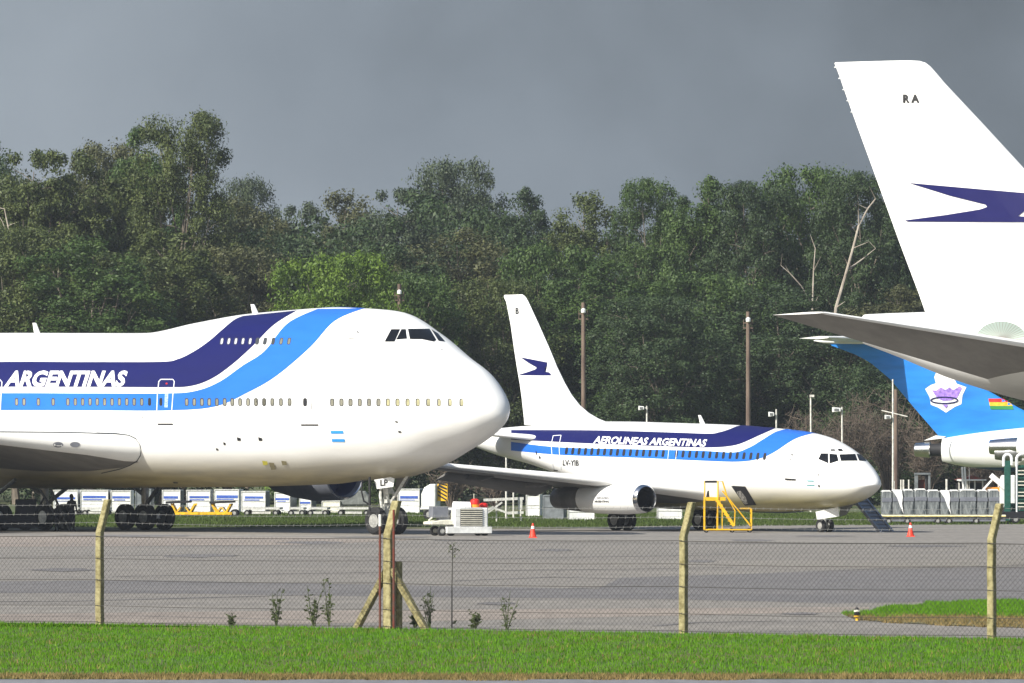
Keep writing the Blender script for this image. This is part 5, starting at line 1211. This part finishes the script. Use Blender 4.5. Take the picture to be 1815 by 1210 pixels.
# ------------------------------------------------------------------ people at the left wheels
def person(px, base, hpx, label, rz, pose):
    P = G(px, base); h = hpx * P.y / F; k = h / 1.75
    bm = bmesh.new(); V_ = []; r_ = []
    def v(x, y, z, r): V_.append(bm.verts.new((x * k, y * k, z * k))); r_.append(r * k); return len(V_) - 1
    def e(*ids):
        for a_, b_ in zip(ids, ids[1:]): bm.edges.new((V_[a_], V_[b_]))
    pel = v(0, 0, .95, .15); wa = v(0, .01, 1.12, .14); ch = v(0, .0, 1.32, .165); nk = v(0, .01, 1.48, .065); hd0 = v(0, -.01, 1.57, .085); hd1 = v(0, -.02, 1.68, .088); hd2 = v(0, 0, 1.745, .05)
    e(pel, wa, ch, nk, hd0, hd1, hd2)
    for s in (-1, 1):
        hp = v(s * .09, 0, .88, .11); kn = v(s * (.11 + pose * .02), -.02, .48, .07); an = v(s * (.12 + pose * .03), .02, .09, .048); ft = v(s * (.13 + pose * .03), -.13, .04, .04); e(pel, hp, kn, an, ft)
        sh = v(s * .19, 0, 1.40, .068); el = v(s * (.27), .02 - .02 * pose, 1.13, .046); wr = v(s * .22, -.10 - .1 * pose, .95, .032); pm = v(s * .20, -.15 - .1 * pose, .88, .036)
        e(ch, sh, el, wr, pm)
        for f_ in range(5):
            b0 = v(s * (.175 + .016 * f_), -.17 - .1 * pose, .83 + (.03 if f_ == 0 else 0), .010); b1 = v(s * (.165 + .018 * f_), -.18 - .1 * pose, .79 + (.04 if f_ == 0 else .004 * f_), .008); e(pm, b0, b1)
    me = bpy.data.meshes.new('person'); bm.to_mesh(me); bm.free()
    o = bpy.data.objects.new('person', me); col.objects.link(o); me.materials.append(M['cloth'])
    m1 = o.modifiers.new('skin', 'SKIN'); m1.use_smooth_shade = True
    for i, d in enumerate(me.skin_vertices[0].data): d.radius = (r_[i], r_[i] * (.72 if r_[i] > .12 * k else 1)); d.use_root = (i == 0)
    m2 = o.modifiers.new('sub', 'SUBSURF'); m2.levels = m2.render_levels = 2
    o.location = P; o.rotation_euler = (0, 0, rz); tag(o, label, 'person', 'people in dark clothes by the jumbo wheels')
    q = MB(); q.lathe([(1.60 * k, .088 * k), (1.66 * k, .102 * k), (1.73 * k, .085 * k), (1.78 * k, .03 * k)], (0, .02 * k, 0), 'z', 14); q.build('hair', M['hair'], o, True)
    q = MB(); q.lathe([(1.53 * k, .05 * k), (1.58 * k, .084 * k), (1.66 * k, .088 * k)], (0, -.022 * k, 0), 'z', 14); q.tube([(0, -.10 * k, 1.63 * k), (0, -.125 * k, 1.60 * k)], [.012 * k, .016 * k], 6); q.build('face', M['skin'], o, True)
    return o
person(127, 942, 66, 'man in dark clothes standing with arms at his sides between the jumbo wheels', 2.6, 0)
person(101, 942, 50, 'shorter dark figure standing left of the taller man by the stepladder', -2.2, 1)
P = G(84, 942); root = empty('stepladder', P, 0, 'dark folding ladder leaning left of the two dark figures under the jumbo', 'ladder'); u = P.y / F
q = MB()
for y in (0, .5): q.bar((-14 * u, y, 75 * u), (28 * u, y, 6 * u), .06, .09); q.bar((6 * u, y, 75 * u), (40 * u, y, 0), .05, .08)
q.build('rail', M['black'], root)
q = MB()
for k in range(6): t = (k + .5) / 6; q.box(((-14 + 42 * t) * u, .25, (75 - 69 * t) * u), (.12, .5, .04))
q.build('step', M['black'], root)
q = MB(); q.box((-55 * u, .8, .45), (70 * u, 1.2, .6)); q.box((-40 * u, .8, 1.1), (36 * u, 1.0, .8)); q.tube([(-20 * u, .3, .9), (-6 * u, .3, 1.6)], .06, 6)
o = q.build('dark_service_cart', M['cloth'], bevel=.05); o.location = P; tag(o, 'dark service cart in the shade at the bottom left behind the jumbo wheels', 'cart')

# ------------------------------------------------------------------ fence
froot = empty('chain_link_fence', fence_a, math.atan2(fdir.y, fdir.x), 'chain link fence on leaning topped concrete posts along the near edge of the apron', 'fence')
FM = Matrix.Translation(fence_a) @ Matrix.Rotation(math.atan2(fdir.y, fdir.x), 4, 'Z'); FI = FM.inverted()
def fpos(px):                       # distance along the fence at picture column px
    k = (px - CX) / F; return ((k * fence_a.y - fence_a.x) / (fdir.x - k * fdir.y))
posts = [fpos(178), fpos(690), fpos(1213), fpos(1759)]
step_ = (posts[3] - posts[0]) / 3
allp = [posts[0] - step_ * 2, posts[0] - step_] + posts + [posts[3] + step_, posts[3] + 2 * step_]
ZC = 2.02
for i, d in enumerate(allp):
    big = i == 3; w = .21 if big else .155; q = MB(); r_ = random.Random(i)
    nseg = 9
    pts = [Vector((d - .02 + r_.uniform(-.006, .006), 0, -.1 + (ZC + .1) * k / nseg)) for k in range(nseg + 1)] + [Vector((d + .02, .09, ZC + .33)), Vector((d + .055, .2, ZC + .72))]
    vs = []; n = len(pts)
    for k, p in enumerate(pts):
        ww = w * (1.0 - .012 * k) ; dd_ = .15
        for a_, b_ in ((-1, -1), (1, -1), (1, 1), (-1, 1)): vs.append(p + Vector((a_ * ww / 2, b_ * dd_ / 2, 0)))
    q.add(vs, [(k * 4 + e, k * 4 + (e + 1) % 4, (k + 1) * 4 + (e + 1) % 4, (k + 1) * 4 + e) for k in range(n - 1) for e in range(4)] + [(3, 2, 1, 0), tuple((n - 1) * 4 + e for e in range(4))])
    po = q.build('post', M['concrete'], froot, bevel=.015)
    if big:
        for sgn, x1 in ((-1, -.98), (1, .98)):
            q = MB(); q.bar((d + sgn * .06, .02, 1.28), (d + x1, .06, -.12), .14, .13); q.build('brace', M['concrete'], po, bevel=.01)
        q = MB(); q.bar((d + .07, .25, -.05), (d + .07, .25, 1.45), .12, .12); q.build('spur_post', M['concrete'], po, bevel=.01)
        for dx, zt_ in ((-.16, 2.45), (.20, 2.55)):
            q = MB(); q.tube([(d + dx, -.12, -.05), (d + dx, -.12, zt_)], .026, 7); g = q.build('iron_stake', M['rust'], po)
            q = MB()
            for k in range(8): q.tube([(d + dx - .05, -.12, .3 + k * .26), (d + dx + .05, -.12, .3 + k * .26)], .008, 4)
            q.build('wire_tie', M['wire'], g)
        q = MB(); q.tube([(d - .16, -.12, 2.2), (d - .16, -.12, 2.45)], .03, 7); q.build('white_tip', M['lettering'], po)
# mesh: diagonal wires
pit = .115; zt_ = 1.93
for i in range(len(allp) - 1):
    if i in (0, len(allp) - 2): continue
    x0, x1 = allp[i] + .07, allp[i + 1] - .1; q = MB(); r_ = random.Random(50 + i); k = 0
    x = x0 - zt_
    while x < x1:
        for sgn in (1, -1):
            a0, b0 = (x, 0.04), (x + zt_ - .04, zt_)
            if sgn < 0: a0, b0 = (x, zt_), (x + zt_ - .04, .04)
            (xa, za), (xb, zb) = a0, b0
            if xb <= x0 or xa >= x1: continue
            if xa < x0: t = (x0 - xa) / (xb - xa); za = za + (zb - za) * t; xa = x0
            if xb > x1: t = (x1 - xa) / (xb - xa); zb = za + (zb - za) * t; xb = x1
            N_ = 6; pp = []
            for s_ in range(N_ + 1):
                t = s_ / N_; X_, Z_ = xa + (xb - xa) * t, za + (zb - za) * t
                pp.append((X_ + .012 * math.sin(Z_ * 3 + X_), -.085 + .01 * math.sin(X_ * 2.1) + .004 * sgn, Z_ + .018 * math.sin(X_ * 1.3 + i)))
            q.tube(pp, .0030, 3, False)
        x += pit
    q.build('wire_mesh', M['wire'], froot)
    q = MB()
    for zz_, rr_ in ((.06, .005), (.42, .005), (.98, .006), (1.45, .005), (1.93, .007)):
        q.tube([(x0 - .1, -.09, zz_), (x0 + (x1 - x0) * .33, -.09, zz_ - .02), (x0 + (x1 - x0) * .66, -.09, zz_ - .015), (x1 + .1, -.09, zz_ + .01)], rr_, 4, False)
    q.build('line_wire', M['wire'], froot)
    q = MB()
    for yy, zz_ in ((.12, ZC + .22), (.2, ZC + .42), (.28, ZC + .62)):
        pts = [(allp[i] + (allp[i + 1] - allp[i]) * t + .06, yy, zz_ - .05 * math.sin(math.pi * t)) for t in [k / 8 for k in range(9)]]
        q.tube(pts, .0035, 4, False)
        for k in range(40):
            t = (k + .5) / 40; X_ = allp[i] + (allp[i + 1] - allp[i]) * t; q.tube([(X_ - .012, yy, zz_ - .03 - .05 * math.sin(math.pi * t)), (X_ + .012, yy, zz_ + .03 - .05 * math.sin(math.pi * t))], .003, 3, False)
    q.build('barbed_wire', M['barb'], froot)

# yellow marker light on the island tip
P = G(1519, 1100); root = empty('taxiway_marker', P, .1, 'small yellow and black marker light at the tip of the grass island', 'marker light'); root.scale = (.72, .72, .72); u = P.y / F
MB().lathe([(0, .05), (.10, .045), (.11, .095), (.15, .10), (.17, .05)], axis='z', n=14).build('base', M['yellow'], root, True)
MB().lathe([(.17, .05), (.18, .09), (.24, .10), (.27, .06)], axis='z', n=14).build('body', M['black'], root, True)
MB().lathe([(.27, .06), (.28, .10), (.32, .10), (.34, .05)], axis='z', n=14).build('lamp', M['cream'], root, True)
MB().lathe([(.34, .05), (.35, .06), (.40, .05), (.42, .02)], axis='z', n=14).build('cap', M['black'], root, True)

# weeds along the fence foot
def weed(px, base, hpx, wpx, seed, label, leafy=1.0, single=False):
    P = G(px, base); P.y -= .25; u = P.y / F; h = hpx * u; w = wpx * u / 2; r = random.Random(seed); mb = MB(); lv = []
    for i in range(1 if single else 6):
        a = r.uniform(0, 6.28); e = Vector((math.cos(a) * w * r.uniform(.2, 1), math.sin(a) * w * .6, h * (1 if i == 0 else r.uniform(.45, .95))))
        if single: e = Vector((.02, 0, h))
        pts = [Vector((e.x * .1, e.y * .1, 0)), Vector((e.x * .45 + r.uniform(-.03, .03), e.y * .4, e.z * .5)), e]
        mb.tube(pts, [.010, .008, .004] if not single else [.016, .012, .010], 5, False)
        for k in range(9 if not single else 16):
            t = r.uniform(.12, 1) if not single else (r.uniform(.0, .1) if k < 4 else r.uniform(.82, 1.0)); q = pts[0].lerp(pts[1], t * 2) if t < .5 else pts[1].lerp(pts[2], t * 2 - 1)
            d = Vector((r.uniform(-1, 1), r.uniform(-1, 1), r.uniform(.0, .9))).normalized() * (.13 if single else .11) * r.uniform(.5, 1.4); mb.tube([q, q + d], .004, 3, False)
            for l in range(int((4 if not single else 4) * leafy)):
                s = q + d * r.uniform(.3, 1.1); a_ = Vector((r.gauss(0, 1), r.gauss(0, 1), r.gauss(0, .7))).normalized() * .038; b_ = a_.cross(Vector((r.gauss(0, 1), r.gauss(0, 1), r.gauss(0, 1)))).normalized() * .018
                lv += [s - a_, s - b_, s + a_, s + b_]
    root = empty('weed', P, 0, label, 'weed', 'weeds along the foot of the fence')
    mb.build('stem', M['wire' if single else 'weed'], root)
    if lv: quads_mesh('leaves', np.array([tuple(v) for v in lv]), M['weed'], root)
weed(490, 1110, 68, 38, 1, 'small leafy weed, leftmost of the plants along the fence')
weed(557, 1110, 80, 44, 2, 'bushiest leafy weed left of the braced fence post', 1.3); weed(584, 1110, 84, 30, 12, 'tall sparse weed arching between the bushiest weed and the left brace', .6)
weed(762, 1114, 76, 46, 3, 'thin leafy weed just right of the right hand brace', .7)
weed(801, 1112, 144, 8, 4, 'tall dry single stemmed thistle with a spiky head', .5, True)
weed(843, 1114, 26, 20, 5, 'tiny weed between the thistle and the faint grey weed')
weed(898, 1116, 70, 56, 6, 'faint grey sparse weed right of the thistle', .45)
weed(735, 1113, 22, 34, 7, 'low weed tuft at the foot of the right hand brace')
weed(412, 1110, 20, 12, 8, 'very low weed tuft left of the leafy weeds', .5)

# ------------------------------------------------------------------ thin haze between the lens and the wood
mb = MB(); mb.box((0, 340, 29), (360, 720, 62)); hz = mb.build('haze', None if 0 else bpy.data.materials.new('haze_air')); tag(hz, kind='stuff')
hm = hz.data.materials[0]; hm.use_nodes = True; hn = hm.node_tree; hn.nodes.clear()
ho = hn.nodes.new('ShaderNodeOutputMaterial'); pv = hn.nodes.new('ShaderNodeVolumePrincipled'); pv.inputs['Color'].default_value = (.74, .82, .95, 1); pv.inputs['Density'].default_value = .00009
hn.links.new(pv.outputs[0], ho.inputs['Volume'])
